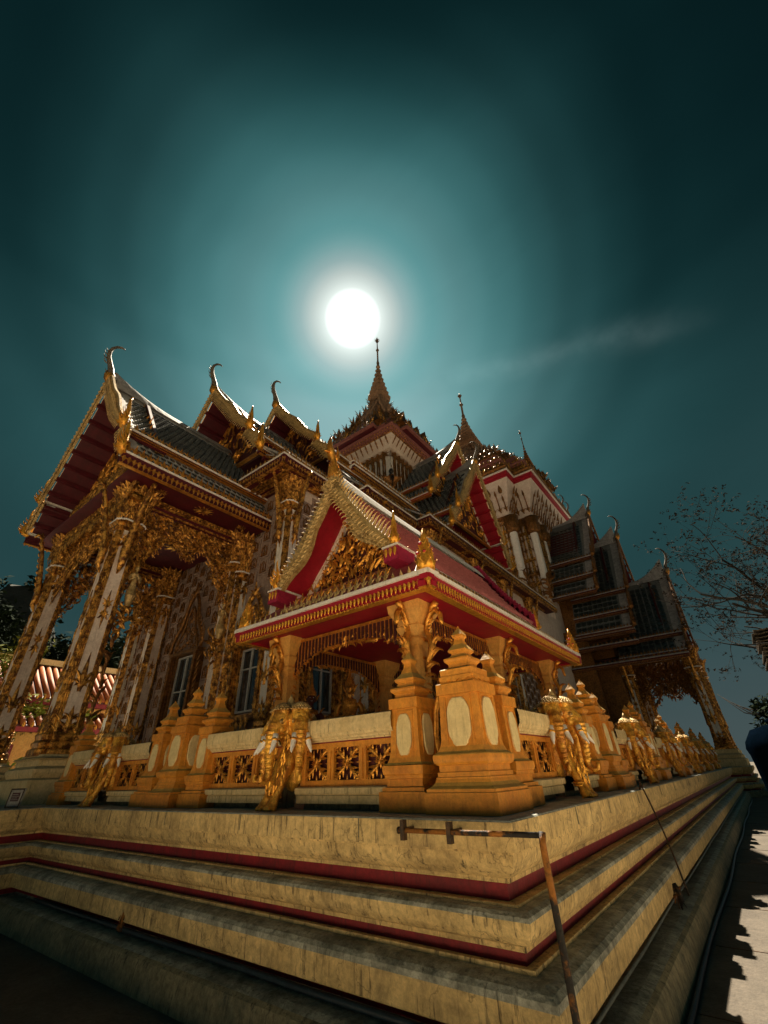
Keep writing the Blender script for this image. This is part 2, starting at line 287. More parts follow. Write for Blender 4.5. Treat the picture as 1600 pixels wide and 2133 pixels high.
    def prism(s, pts, O, U, W, t0, t1, m=0, mside=None):
        """polygon pts (u,v) in plane O+U u+W v, extruded along N from t0 to t1"""
        O = np.array(O, float); U = np.array(U, float); W = np.array(W, float); Nn = np.cross(U, W)
        n = len(pts); V = [O + U * a + W * b + Nn * t0 for a, b in pts] + [O + U * a + W * b + Nn * t1 for a, b in pts]
        F = [list(range(n))[::-1], [n + i for i in range(n)]]; I = [m, m]
        for i in range(n):
            j = (i + 1) % n; F.append([i, j, n + j, n + i]); I.append(m if mside is None else mside)
        s.add(V, F, I); return s
    def tpl(s, T, O, U, W, Nn, sc=1.0, m=0):
        V, F = T
        U = np.array(U, float) * sc; W = np.array(W, float) * sc; Nn = np.array(Nn, float) * sc
        s.add(np.array(O, float) + V[:, :1] * U + V[:, 1:2] * W + V[:, 2:3] * Nn, F, m, False); return s
    def mesh(s, name, mats):
        me = bpy.data.meshes.new(name)
        V = np.concatenate(s.V) if s.V else np.zeros((0, 3))
        me.from_pydata(V.tolist(), [], s.F)
        for mm in mats: me.materials.append(M[mm])
        me.polygons.foreach_set('material_index', s.I); me.polygons.foreach_set('use_smooth', s.S)
        me.update(); return me
    def build(s, name, mats, parent=None, loc=None, stuff=False):
        if isinstance(mats, str): mats = [mats]
        me = s.mesh(name, mats); return inst(me, name, parent, loc, stuff)
def inst(me, name, parent=None, loc=None, stuff=False, rot=None, scale=None):
    o = bpy.data.objects.new(name, me); COL.objects.link(o)
    if parent is not None: o.parent = parent
    if loc is not None: o.location = loc
    if rot is not None: o.rotation_euler = rot
    if scale is not None: o.scale = scale
    if stuff: o['kind'] = 'stuff'
    return o
def thing(name, label, cat, loc=(0, 0, 0), rz=0.0, group=None):
    o = bpy.data.objects.new(name, None); COL.objects.link(o); o.location = loc; o.rotation_euler = (0, 0, rz)
    o['label'] = label; o['category'] = cat
    if group: o['group'] = group
    return o
def tag(o, label, cat, group=None):
    o['label'] = label; o['category'] = cat
    if group: o['group'] = group
    return o
def struct(o): o['kind'] = 'structure'; return o
KIDS = {}
def copy_tree(root, loc=None, rz=None, label=None):
    if not KIDS.get('ok') or root.name not in KIDS:
        pass
    def rec(o, par):
        c = o.copy(); COL.objects.link(c)
        c.parent = par
        for ch in CH.get(o.name, []): rec(ch, c)
        return c
    CH = {}
    for o in COL.objects:
        if o.parent: CH.setdefault(o.parent.name, []).append(o)
    r = rec(root, None)
    if loc is not None: r.location = loc
    if rz is not None: r.rotation_euler = (0, 0, rz)
    if label: r['label'] = label
    return r

SQ = [(1, -1), (1, 1), (-1, 1), (-1, -1)]
def redent(a=.6, b=.74, c=.87):
    q = [(1, a), (c, a), (c, b), (b, b), (b, c), (a, c), (a, 1)]
    out = []
    for k in range(4):
        for x, y in q:
            for _ in range(k): x, y = -y, x
            out.append((x, y))
    return out
RED = redent()
# ------------------------------------------------------------------ ornament templates (in a plane: u, v, and n for relief)
def leaf_tpl(curl=0.9, wid=.30, n=6, th=.10, a0=PI / 2, back=True):
    V = []; F = []; p = np.array((0., 0.)); a = a0
    for i in range(n + 1):
        t = i / n; w = wid * (math.sin(PI * min(1, t * .85 + .12)) ** .8) * (1 - t) ** .55 if t < 1 else 0.0
        d = np.array((math.cos(a), math.sin(a))); nn = np.array((-d[1], d[0]))
        l = p + nn * w * .5; r = p - nn * w * .5; h = th * (1 - t * .7)
        V += [(l[0], l[1], 0), (p[0], p[1], h), (r[0], r[1], 0), (p[0], p[1], -h * .6)]
        p = p + d * (1 / n); a += curl / n * (.3 + 1.6 * t)
    for i in range(n):
        b = i * 4; c = b + 4
        for k in range(4 if back else 2):
            k2 = (k + 1) % 4; F.append([b + k2, b + k, c + k, c + k2])
    return (np.array(V), np.array(F))
def merge(*Ts):
    V = []; F = []; n = 0
    for v, f in Ts:
        V.append(v); F.append(f + n); n += len(v)
    return (np.concatenate(V), np.concatenate(F))
def xf(T, s=1, a=0, dx=0, dy=0, dz=0, fx=1):
    V = T[0].copy(); V[:, 0] *= fx; V = V * s; c, s_ = math.cos(a), math.sin(a)
    x = V[:, 0] * c - V[:, 1] * s_ + dx; y = V[:, 0] * s_ + V[:, 1] * c + dy
    V[:, 0] = x; V[:, 1] = y; V[:, 2] += dz
    F = T[1][:, ::-1] if fx < 0 else T[1]
    return (V, F)
LEAF = leaf_tpl(0.0, .42, 5, .12)
FLA = leaf_tpl(1.3, .32, 6, .10); FLB = leaf_tpl(-1.3, .32, 6, .10)
FLC = leaf_tpl(2.6, .26, 7, .09); FLD = leaf_tpl(-2.6, .26, 7, .09)
def spiral_tpl():
    parts = []; V = []; F = []; n = 14
    for i in range(n + 1):
        t = i / n; a = t * 1.6 * 2 * PI; r = .5 * (1 - t) ** .8 + .04; w = .085 * (1 - .6 * t)
        for rr, h in ((r + w, 0), (r, .1), (r - w, 0), (r, -.05)):
            V.append((rr * math.cos(a), rr * math.sin(a), h))
    for i in range(n):
        for k in range(4):
            k2 = (k + 1) % 4; F.append([i * 4 + k, i * 4 + k2, i * 4 + 4 + k2, i * 4 + 4 + k])
    parts.append((np.array(V), np.array(F)))
    for k in range(6):
        a = k * .95 + .2; parts.append(xf(FLA, .42, a - PI / 2 + .5, .5 * math.cos(a) * (1 - k * .06), .5 * math.sin(a) * (1 - k * .06), .02))
    return merge(*parts)
SPI = spiral_tpl()
SPJ = xf(SPI, fx=-1)
def cluster():
    P = [xf(LEAF, 1.0, 0)]
    for k, (a, s_) in enumerate(((.5, .75), (.95, .55), (1.4, .38))):
        P.append(xf(FLA, s_, a, 0, .05 + .06 * k, .03)); P.append(xf(FLB, s_, -a, 0, .05 + .06 * k, .03))
    return merge(*P)
CLU = cluster()                   # a symmetrical flame palmette, 1 high
def lowcluster():
    P = [xf(LEAF, 1.0, 0)] + [xf(leaf_tpl(1.0, .34, 3, .08), .7, .55, 0, .05, .03), xf(leaf_tpl(-1.0, .34, 3, .08), .7, -.55, 0, .05, .03)]
    return merge(*P)
CLO = lowcluster()
ANT = leaf_tpl(0.0, .62, 4, .16)  # plain antefix leaf
ZN = (0, 0, 1)
def fill(mb, O, U, W, inside, u0, u1, v0, v1, step, size, m=0, seed=1, up=.5, depth=.06, spirals=.25, axis=None):
    """fill a plane region with curling flames and scrolls in relief"""
    rnd = random.Random(seed); Nn = np.cross(U, W); U = np.array(U, float); W = np.array(W, float); O = np.array(O, float)
    nu = int((u1 - u0) / step) + 1; nv = int((v1 - v0) / step) + 1
    for i in range(nu):
        for j in range(nv):
            u = u0 + (i + rnd.random()) * step; v = v0 + (j + rnd.random()) * step
            if not inside(u, v): continue
            s_ = size * rnd.uniform(.7, 1.35); sgn = 1 if (axis is None and rnd.random() < .5) or (axis is not None and u < axis) else -1
            P = O + U * u + W * v + Nn * rnd.uniform(0, depth)
            if rnd.random() < spirals:
                T = xf(SPI if sgn > 0 else SPJ, 1, rnd.uniform(-.7, .7)); s_ *= .75
            else:
                T = xf((FLA, FLC)[rnd.random() < .5] if sgn > 0 else (FLB, FLD)[rnd.random() < .5], 1, rnd.gauss(0, 1.0 - up) + sgn * -.35 * (1 if rnd.random() < .6 else -1))
            mb.tpl(T, P, U, W, Nn, s_, m)
# ================================================================== GROUND AND TERRACE
Z0 = 1.39
g = MB()
n = 40
xs = np.linspace(-1, 1, n) ** 3 * 600; ys = np.linspace(-1, 1, n) ** 3 * 600
V = [(x, y, 0.0) for x in xs for y in ys]
g.add(V, [[i * n + j, (i + 1) * n + j, (i + 1) * n + j + 1, i * n + j + 1] for i in range(n - 1) for j in range(n - 1)])
struct(g.build('ground', 'ground'))
mb = MB(); mb.add([(-8.5, -16, .006), (16, -16, .006), (16, 1.4, .006), (-8.5, 1.4, .006)], [[0, 1, 2, 3]]); mb.add([(.15, 1.4, .006), (16, 1.4, .006), (16, 11.0, .006), (.15, 11.0, .006)], [[0, 1, 2, 3]])  # pale sheets added out of view to bounce sunlight onto the facades
struct(mb.build('bounce_sheet', 'bounce'))
mb = MB()
for y in (3.6, 5.4, 7.2, 9.0, 10.8, 12.6, 14.4, 17, 20, 24): mb.box(-1.1, .14, y, y + .018, -.01, .0045)
struct(mb.build('paving_joint', 'iron'))
# low ochre skirting course and debris line where the base meets the ground
OUT = [(-60, 1.75), (-13.2, 1.75), (-13.2, 2.4), (-9.75, 2.4), (-9.75, 3.07), (-1.19, 3.07), (-1.19, 33.4), (-0.75, 33.4), (-0.75, 34.3), (-0.3, 34.3), (-0.3, 43), (-0.75, 43), (-0.75, 44), (-1.19, 44), (-1.19, 70)]
def refine(path, step=1.2):
    out = []
    for a, b in zip(path[:-1], path[1:]):
        d = math.dist(a, b); k = max(1, int(min(d, 60) / step))
        for i in range(k): out.append((a[0] + (b[0] - a[0]) * i / k, a[1] + (b[1] - a[1]) * i / k))
    out.append(path[-1]); return out
terrace = thing('stepped_terrace', 'tall cream stepped terrace with crimson bands and sooty rolled ledges under the temple', 'terrace', (0, 0, 0))
def course(name, prof, m, lab=None):
    mb = MB(); mb.sweep(prof, OUT, 0); o = mb.build(name, m, terrace)
    if lab: o['label'] = lab
    return o
def arc(c, r, a0, a1, k=6):
    return [(c[0] + r * math.cos(math.radians(a0 + (a1 - a0) * i / k)), c[1] + r * math.sin(math.radians(a0 + (a1 - a0) * i / k))) for i in range(k + 1)]
course('base_course', [(-.03, -.3), (-.02, .03), (.0, .20), (.015, .235), (.05, .255)], 'basegrime_skylit', 'lowest dirty base course beside the pipes')
course('base_ledge', [(.05, .255), (.12, .272), (.27, .275), (.30, .258), (.34, .258), (.36, .285)], 'grime_skylit')
course('red_band', [(.36, .285), (.355, .29), (.355, .352), (.36, .355)], 'red', 'shadowed lowest red band')
course('cream_course', [(.36, .355), (.30, .357), (.295, .372), (.22, .38), (.175, .388), (.160, .400), (.157, .47), (.155, .555)], 'cream')
course('rolled_ledge', [(.155, .555), (.16, .588), (.19, .612), (.25, .628), (.335, .632)], 'grime_skylit')
course('cream_course', [(.335, .632), (.338, .655), (.37, .655), (.375, .642), (.425, .642)], 'cream')
course('red_band', [(.425, .642), (.423, .645), (.423, .702), (.425, .705)], 'red')
course('cream_course', [(.425, .705), (.405, .708), (.402, .735), (.36, .755), (.33, .79), (.316, .835), (.312, .872)], 'cream')
course('rolled_ledge', [(.312, .872), (.322, .893), (.355, .908), (.425, .914), (.43, .91)], 'grime_skylit')
course('cream_course', [(.43, .910), (.432, .926), (.468, .926), (.472, .92), (.536, .92)], 'cream')
course('red_band', [(.536, .92), (.533, .924), (.533, 1.010), (.536, 1.018)], 'red', 'bright crimson upper band')
course('cream_course', [(.536, 1.018), (.505, 1.02), (.503, 1.045), (.470, 1.065), (.43, 1.10), (.405, 1.15), (.398, 1.192), (.385, 1.196), (.384, 1.208), (.36, 1.212), (.358, 1.378)], 'cream')
mb = MB(); rnd = random.Random(5); path2 = refine(OUT, .16); mb.sweep([(.358, 1.372), (.37, 1.388), (.45, 1.392), (.56, 1.39)], OUT, 0); mb.build('top_edge', 'floor', terrace)
# floor of the terrace
mb = MB(); mb.add([(-60, 3.2, 1.386), (-1.6, 3.5, 1.386), (-1.6, 70, 1.386), (-60, 70, 1.386)], [[0, 1, 2, 3]])
mb.add([(-60, 2.2, 1.385), (-10.2, 2.9, 1.385), (-10.2, 4, 1.385), (-60, 4, 1.385)], [[0, 1, 2, 3]])
mb.add([(-1.7, 34.6, 1.385), (-.65, 34.7, 1.385), (-.65, 42.6, 1.385), (-1.7, 42.6, 1.385)], [[0, 1, 2, 3]])
mb.build('terrace_floor', 'floor', terrace)
# vertical day-work joints in the courses
mb = MB(); rnd = random.Random(9)
for x in (-2.95, -4.6, -6.1, -8.0):
    mb.box(x, x + .008, 3.07 + .352, 3.07 + .362, 1.245, 1.378)
for y in (4.9, 6.1, 7.7, 9.6, 11.2, 13.5, 15.6, 18):
    mb.box(-1.19 - .362, -1.19 - .352, y, y + .012, 1.245, 1.378)
mb.build('joint', 'basegrime_skylit', terrace, stuff=True)

# ================================================================== PEDESTALS
def oval(mb, hw, z0, z1, off0, off1, m, rot):
    """elongated octagonal plaque standing proud of the face at distance off (sloping from off0 at z0 to off1 at z1)"""
    pts = []; H = (z1 - z0) / 2; zc = (z0 + z1) / 2
    base = [(-.42, -1), (.42, -1), (.62, -.90), (.66, -.82), (.90, -.60), (1, -.38), (1, .38), (.93, .58), (.70, .84), (.62, .90), (.40, 1), (-.40, 1), (-.62, .90), (-.70, .84), (-.93, .58), (-1, .38), (-1, -.38), (-.90, -.60), (-.66, -.82), (-.62, -.90)]
    def P(a, b, d):
        z = zc + b * H; t = (z - z0) / (z1 - z0); o = off0 + (off1 - off0) * t + d
        x, y = a * hw, -o
        for _ in range(rot): x, y = -y, x
        return (x, y, z)
    n = len(base)
    V = [P(a, b, -.01) for a, b in base] + [P(a, b, .012) for a, b in base] + [P(a * .95, b * .97, .018) for a, b in base]
    F = []
    for i in range(n):
        j = (i + 1) % n; F += [[i, j, n + j, n + i], [n + i, n + j, 2 * n + j, 2 * n + i]]
    F.append([2 * n + i for i in range(n)])
    mb.add(V, F, m)
def recess(mb, hw, z0, z1, off0, off1, rot, m=0):
    w = .014
    def P(a, z, d):
        t = (z - z0) / (z1 - z0); o = off0 + (off1 - off0) * t + d; x, y = a, -o
        for _ in range(rot): x, y = -y, x
        return (x, y, z)
    for (a0, a1, b0, b1) in ((-hw, hw, z0 - w, z0), (-hw, hw, z1, z1 + w), (-hw - w, -hw, z0 - w, z1 + w), (hw, hw + w, z0 - w, z1 + w)):
        q = [(a0, b0), (a1, b0), (a1, b1), (a0, b1)]
        V = [P(a, b, -.01) for a, b in q] + [P(a, b, .008) for a, b in q]
        mb.add(V, [[4, 5, 6, 7], [0, 1, 5, 4], [1, 2, 6, 5], [2, 3, 7, 6], [3, 0, 4, 7]], m)
BIG = dict(base=[(.345, 0), (.345, .152), (.33, .155), (.33, .178)],
           foot=[(.325, .178), (.318, .185), (.29, .20), (.27, .225), (.262, .25), (.262, .262), (.25, .264), (.25, .30), (.236, .302), (.236, .352), (.252, .356), (.268, .375), (.274, .40), (.274, .43), (.268, .44)],
           shaft=[(.262, .442), (.235, .46), (.218, .50), (.208, .55), (.196, .92), (.196, .935), (.214, .938), (.214, 1.035), (.20, 1.04)],
           cap=[(.175, 1.04), (.182, 1.045), (.172, 1.075), (.170, 1.09), (.176, 1.17), (.160, 1.178), (.105, 1.20), (.105, 1.225), (.13, 1.25), (.138, 1.27), (.135, 1.285), (.09, 1.305), (.074, 1.325), (.076, 1.335), (.098, 1.355), (.1, 1.37), (.085, 1.39), (.055, 1.43), (.040, 1.475), (.040, 1.49), (.058, 1.512), (.058, 1.53), (.035, 1.565), (.012, 1.60), (.004, 1.63)],
           ov=(.118, .50, .905, .212, .198))
SML = dict(base=[(.265, 0), (.265, .158), (.24, .162), (.24, .192)],
           foot=[(.222, .194), (.205, .20), (.205, .258), (.222, .262), (.222, .29), (.232, .30), (.238, .33), (.238, .37)],
           shaft=[(.225, .375), (.198, .395), (.182, .44), (.172, .50), (.160, .86), (.160, .875), (.178, .88), (.178, .975), (.168, .98)],
           cap=[(.14, .982), (.125, .985), (.125, 1.02), (.155, 1.045), (.162, 1.065), (.158, 1.08), (.11, 1.10), (.102, 1.115), (.102, 1.13), (.122, 1.15), (.126, 1.175), (.11, 1.19), (.072, 1.235), (.048, 1.30), (.044, 1.335), (.062, 1.362), (.064, 1.38), (.04, 1.415), (.014, 1.455), (.004, 1.485)],
           ov=(.088, .455, .825, .176, .161))
def make_ped(P, label, group, big):
    t = thing('pedestal', label, 'pedestal', group=group)
    MB().plan(P['base'], SQ).build('base', 'orange', t)
    MB().plan(P['foot'], SQ).build('moulded_foot', 'orange', t)
    MB().plan(P['shaft'], SQ).build('shaft', 'orange', t)
    MB().plan(P['cap'], SQ).build('cap', 'orange', t)
    hw, z0, z1, o0, o1 = P['ov']
    for r in range(4):
        mb = MB(); oval(mb, hw, z0, z1, o0, o1, 0, r); mb.build('oval_plaque', 'oval', t)
    mb = MB()
    for r in range(4): recess(mb, hw + .008, z0 - .015, z1 + .015, o0, o1, r)
    mb.build('frame_moulding', 'orange', t)
    if big:   # crumbling scalloped plaster edge on the neck
        mb = MB(); rnd = random.Random(3)
        for r in range(4):
            pts = [(-.178, 1.105)] + [(-.17 + .34 * i / 12, 1.062 + .012 * math.cos(i * 1.7) + rnd.uniform(-.004, .004)) for i in range(13)] + [(.178, 1.105)]
            a = r * PI / 2; U = (math.cos(a), math.sin(a), 0); Wv = (0, 0, 1)
            O = (math.sin(a) * .179, -math.cos(a) * .179, 0)
            mb.prism(pts, O, U, Wv, -.004, .01)
        mb.build('scalloped_neck', 'orange', t)
    return t
GP = 'orange pedestals along the temple balustrade'
pb = make_ped(BIG, 'largest orange corner pedestal with cream oval plaques, nearest the camera', GP, True); pb.location = (-2.10, 4.07, Z0)
ps = make_ped(SML, 'smaller orange pedestal just left of the big corner one', GP, False); ps.location = (-2.76, 4.08, Z0)
copy_tree(ps, (-2.12, 4.73, Z0), 0, 'smaller orange pedestal just right of the big corner one')
copy_tree(ps, (-6.31, 4.08, Z0), 0, 'slim orange pedestal closing the front balustrade, right of its middle cluster')
copy_tree(pb, (-6.98, 4.07, Z0), 0, 'tall middle pedestal of the front cluster below the white window frame')
copy_tree(ps, (-7.66, 4.08, Z0), 0, 'leftmost slim pedestal of the front cluster of three')
copy_tree(ps, (-10.95, 4.08, Z0), 0, 'dim orange pedestal beside the white and gold porch column')
ORD = ['first', 'second', 'third', 'fourth', 'fifth', 'farthest']
for i, yc in enumerate((8.45, 12.55, 16.75, 20.8, 24.95, 29.1)):
    for dy, P in ((-.69, ps), (0, pb), (.69, ps)):
        w = 'near slim' if dy < 0 else ('tall middle' if dy == 0 else 'far slim')
        copy_tree(P, (-2.10 - (.01 if dy else 0), yc + dy, Z0), 0, '%s pedestal of the %s group along the right side balustrade' % (w, ORD[i]))

# ================================================================== BALUSTRADE PANELS  (local: x along, front faces -y, z from terrace)
ros = MB()
U, W, Nn = vv(1, 0, 0), vv(0, 0, 1), vv(0, -1, 0)
def rosette(mb, cx, cz, w, h):
    for sx in (-1, 1):
        for sz in (-1, 1):
            mb.tube([(cx, 0, cz), (cx + sx * w * .28, -.012, cz + sz * h * .30), (cx + sx * w * .5, 0, cz + sz * h * .5)], [.016, .020, .012], 5, 0)
            a = math.atan2(sz * h, sx * w)
            for k, (t, s_) in enumerate(((.30, .09), (.55, .08), (.75, .07))):
                p = (cx + sx * w * .5 * t, -.012, cz + sz * h * .5 * t)
                for q in (-1, 1): mb.tpl(xf(LEAF, 1, a - PI / 2 + q * .8), p, U, W, Nn, s_, 0)
            # scroll curls at the corners
            for q in (-1, 1):
                c = (cx + sx * (w * .5 - .012 - .022 * (q > 0)), -.012, cz + sz * (h * .5 - .012 - .03 * (q < 0)))
                mb.tube([(c[0] + .016 * math.cos(z), c[1] - .004 * z / 3, c[2] + .016 * math.sin(z)) for z in np.linspace(0, 5, 8)], .008, 5)
    for k in range(8):
        a = k * PI / 4; mb.tpl(xf(LEAF, 1, a - PI / 2), (cx, -.014, cz), U, W, Nn, .10 if k % 2 else .075, 0)
    for k in range(8):
        a = k * PI / 4 + .39; mb.tpl(xf(LEAF, 1, a - PI / 2), (cx, -.028, cz), U, W, Nn, .055, 0)
    mb.lathe([(.028, 0), (.03, .01), (.022, .022), (.008, .03)], (cx, 0, cz), 10)
    # turn the boss: simple flattened ball
    for sx, sz in ((0, 1), (0, -1), (1, 0), (-1, 0)):
        a = math.atan2(sz, sx); mb.tpl(xf(LEAF, 1, a + PI / 2), (cx + sx * w * .48, -.008, cz + sz * h * .48), U, W, Nn, .055, 0)
rosette(ros, 0, 0, .31, .34); ROS = ros.mesh('rosette', ['gold'])
def rail(x0, x1, label, n, loc, rz, group='carved balustrade panels between the pedestals'):
    t = thing('balustrade_panel', label, 'balustrade', loc, rz, group)
    L = x1 - x0
    mb = MB(); mb.sweep([(-.005, .055), (-.005, .125), (.0, .13), (.01, .132), (.01, .137), (-.03, .14), (-.035, .152), (-.035, .195), (-.02, .205), (.03, .21), (.08, .212)], [(x0, 0), (x1, 0)], 0)
    mb.sweep([(.30, .055), (-.005, .055)], [(x0, 0), (x1, 0)]); mb.build('bottom_course', 'railcream', t)
    mb = MB(); mb.box(x0, x1, .12, .30, 0, .2); mb.build('footing', 'basegrime_skylit', t)
    mb = MB(); mb.box(x0, x1, .045, .13, .21, .265); mb.box(x0, x1, .045, .13, .575, .635); mb.build('lattice_rail', 'orange', t)
    mb = MB(); mb.sweep([(.05, .636), (.02, .638), (.02, .65), (.0, .655), (-.005, .672), (-.03, .69), (-.035, .71), (-.05, .725), (-.055, .80), (-.045, .862), (.0, .875), (.24, .875), (.25, .86), (.25, .64)], [(x0, 0), (x1, 0)], 0)
    mb.build('top_rail', 'railcream', t)
    mb = MB(); mb.box(x0, x1, .035, .042, .625, .637); mb.build('red_line', 'red', t)
    mb = MB(); mb.box(x0, x1, .115, .128, .262, .578); mb.build('backing', 'wood', t)
    pitch = L / n
    sm = MB(); sm.prism([(-.048, 0), (.048, 0), (.05, .32), (.03, .335), (-.03, .335), (-.05, .32)], (0, 0, 0), (1, 0, 0), (0, 0, 1), 0, .045)
    sm.box(-.012, .012, -.058, -.044, .02, .30); SM = rail.sm = getattr(rail, 'sm', None) or sm.mesh('stile', ['orange'])
    for i in range(n + 1): inst(SM, 'stile', t, (x0 + pitch * i + (.03 if i == 0 else -.03 if i == n else 0), .09, .25))
    for i in range(n):
        inst(ROS, 'rosette', t, (x0 + pitch * (i + .5), .075, .425), scale=(pitch * .86 / .31, 1, 1))
    return t
FY = 3.93
rail(-4.30, -2.90, 'carved gold lattice balustrade panel between corner pedestals and front elephant', 3, (0, FY, Z0), 0)
rail(-6.18, -4.66, 'carved lattice balustrade panel left of the front elephant head', 3, (0, FY, Z0), 0)
rail(-8.95, -7.80, 'dim lattice balustrade panel between front cluster and the left elephant', 2, (0, FY, Z0), 0)
rail(-10.82, -9.30, 'leftmost lattice balustrade panel beside the porch column', 3, (0, FY, Z0), 0)
# right-hand side: local x -> world +y, local -y -> world +x  (rotation +90)
yy = [(5.0, 6.0, 6.36, 7.48), (9.42, 10.3, 10.66, 11.58), (13.52, 14.45, 14.8, 15.8), (17.75, 18.6, 18.96, 19.85), (21.8, 22.7, 23.05, 24.0), (25.95, 26.85, 27.2, 28.1)]
for i, (a, b, c, d) in enumerate(yy):
    rail(a - .13, b, 'carved lattice balustrade panel before the %s elephant on the right side' % ORD[i], 2, (-1.97, 0, Z0), PI / 2)
    rail(c, d + .13, 'carved lattice balustrade panel past the %s elephant on the right side' % ORD[i], 2, (-1.97, 0, Z0), PI / 2)

# ================================================================== ELEPHANTS
def fuse(mb, voxel, name, m):
    me = mb.mesh('tmp', [m]); o = bpy.data.objects.new('tmp', me); COL.objects.link(o)
    md = o.modifiers.new('r', 'REMESH'); md.mode = 'VOXEL'; md.voxel_size = voxel; md.use_smooth_shade = True
    sm_ = o.modifiers.new('s', 'SMOOTH'); sm_.factor = .5; sm_.iterations = 1
    dg = bpy.context.evaluated_depsgraph_get(); ev = o.evaluated_get(dg)
    r = bpy.data.meshes.new_from_object(ev); r.name = name
    bpy.data.objects.remove(o); r.materials.clear(); r.materials.append(M[m])
    r.polygons.foreach_set('use_smooth', [True] * len(r.polygons)); return r
def ball(mb, c, r, n=14, m=0):
    prof = [(max(1e-4, math.sin(PI * i / 8)), -math.cos(PI * i / 8)) for i in range(9)]
    V = []; F = []
    for a, z in prof:
        for k in range(n):
            t = 2 * PI * k / n; V.append((c[0] + r[0] * a * math.cos(t), c[1] + r[1] * a * math.sin(t), c[2] + r[2] * z))
    for i in range(8):
        for k in range(n): F.append([i * n + k, i * n + (k + 1) % n, (i + 1) * n + (k + 1) % n, (i + 1) * n + k])
    F.append(list(range(n))[::-1]); F.append([8 * n + k for k in range(n)])
    mb.add(V, F, m, True)
def eleph_head(mb, ang, cx, cy):
    c, s_ = math.cos(ang), math.sin(ang)
    def T(x, y, z): return (cx + x * c - y * s_, cy + x * s_ + y * c, z)
    # skull, brow domes, cheeks
    for p, r in (((0, -.06, .86), .115), ((-.045, -.075, .95), .062), ((.045, -.075, .95), .062), ((0, -.13, .80), .085), ((-.055, -.10, .76), .05), ((.055, -.10, .76), .05), ((0, .05, .82), .13)):
        ball(mb, T(*p), (r, r, r * 1.12), 12)
    # trunk
    P = [(0, -.15, .80), (0, -.185, .70), (0, -.195, .58), (0, -.185, .46), (0, -.175, .36), (0, -.19, .29), (0, -.23, .255), (0, -.275, .27), (0, -.285, .31), (0, -.262, .335)]
    R = [.080, .066, .055, .046, .038, .033, .029, .025, .020, .015]
    # trunk swings out at the tip
    mb.tube([T(*p) for p in P], R, 10)
    # ribs across the trunk
    for i in range(9):
        z = .73 - i * .045; rr = .068 - i * .0035
        mb.tube([T(rr * math.cos(a), -.19 + rr * math.sin(a) * 1.02, z) for a in np.linspace(PI * 1.05, PI * 1.95, 7)], .007, 4)
    # ears
    for q in (-1, 1):
        for k, (dx, dz, r) in enumerate(((.12, .88, .055), (.135, .82, .06), (.13, .75, .05), (.115, .69, .032))):
            ball(mb, T(q * dx, -.01 + .01 * k, dz), (r * .55 + .01, r * .55, r), 10)
    # upper tusk sockets
    for q in (-1, 1): mb.tube([T(q * .052, -.15, .76), T(q * .066, -.185, .70)], [.034, .027], 8)
mb = MB()
HEADS = ((0, 0, -.03), (-1.0, -.14, .05), (1.0, .14, .05))
for a, x, y in HEADS: eleph_head(mb, a, x, y)
ball(mb, (0, .12, .72), (.19, .14, .24)); ball(mb, (0, .14, .45), (.16, .10, .30))
for q in (-1, 1):   # a pair of forelegs stepping down onto the terrace
    mb.tube([(q * .03 + .02, .10, .60), (q * .055 + .0, .02, .42), (q * .05 - .02, -.06, .25), (q * .055 - .03, -.10, .13), (q * .062 - .045, -.13, .06), (q * .065 - .05, -.155, .0)], [.085, .078, .058, .050, .056, .066], 10)
    for k in range(3): ball(mb, (q * .065 - .05 + (k - 1) * .032, -.205, .018), (.018, .018, .022), 8)
EB = fuse(mb, .0095, 'body', 'elegold')
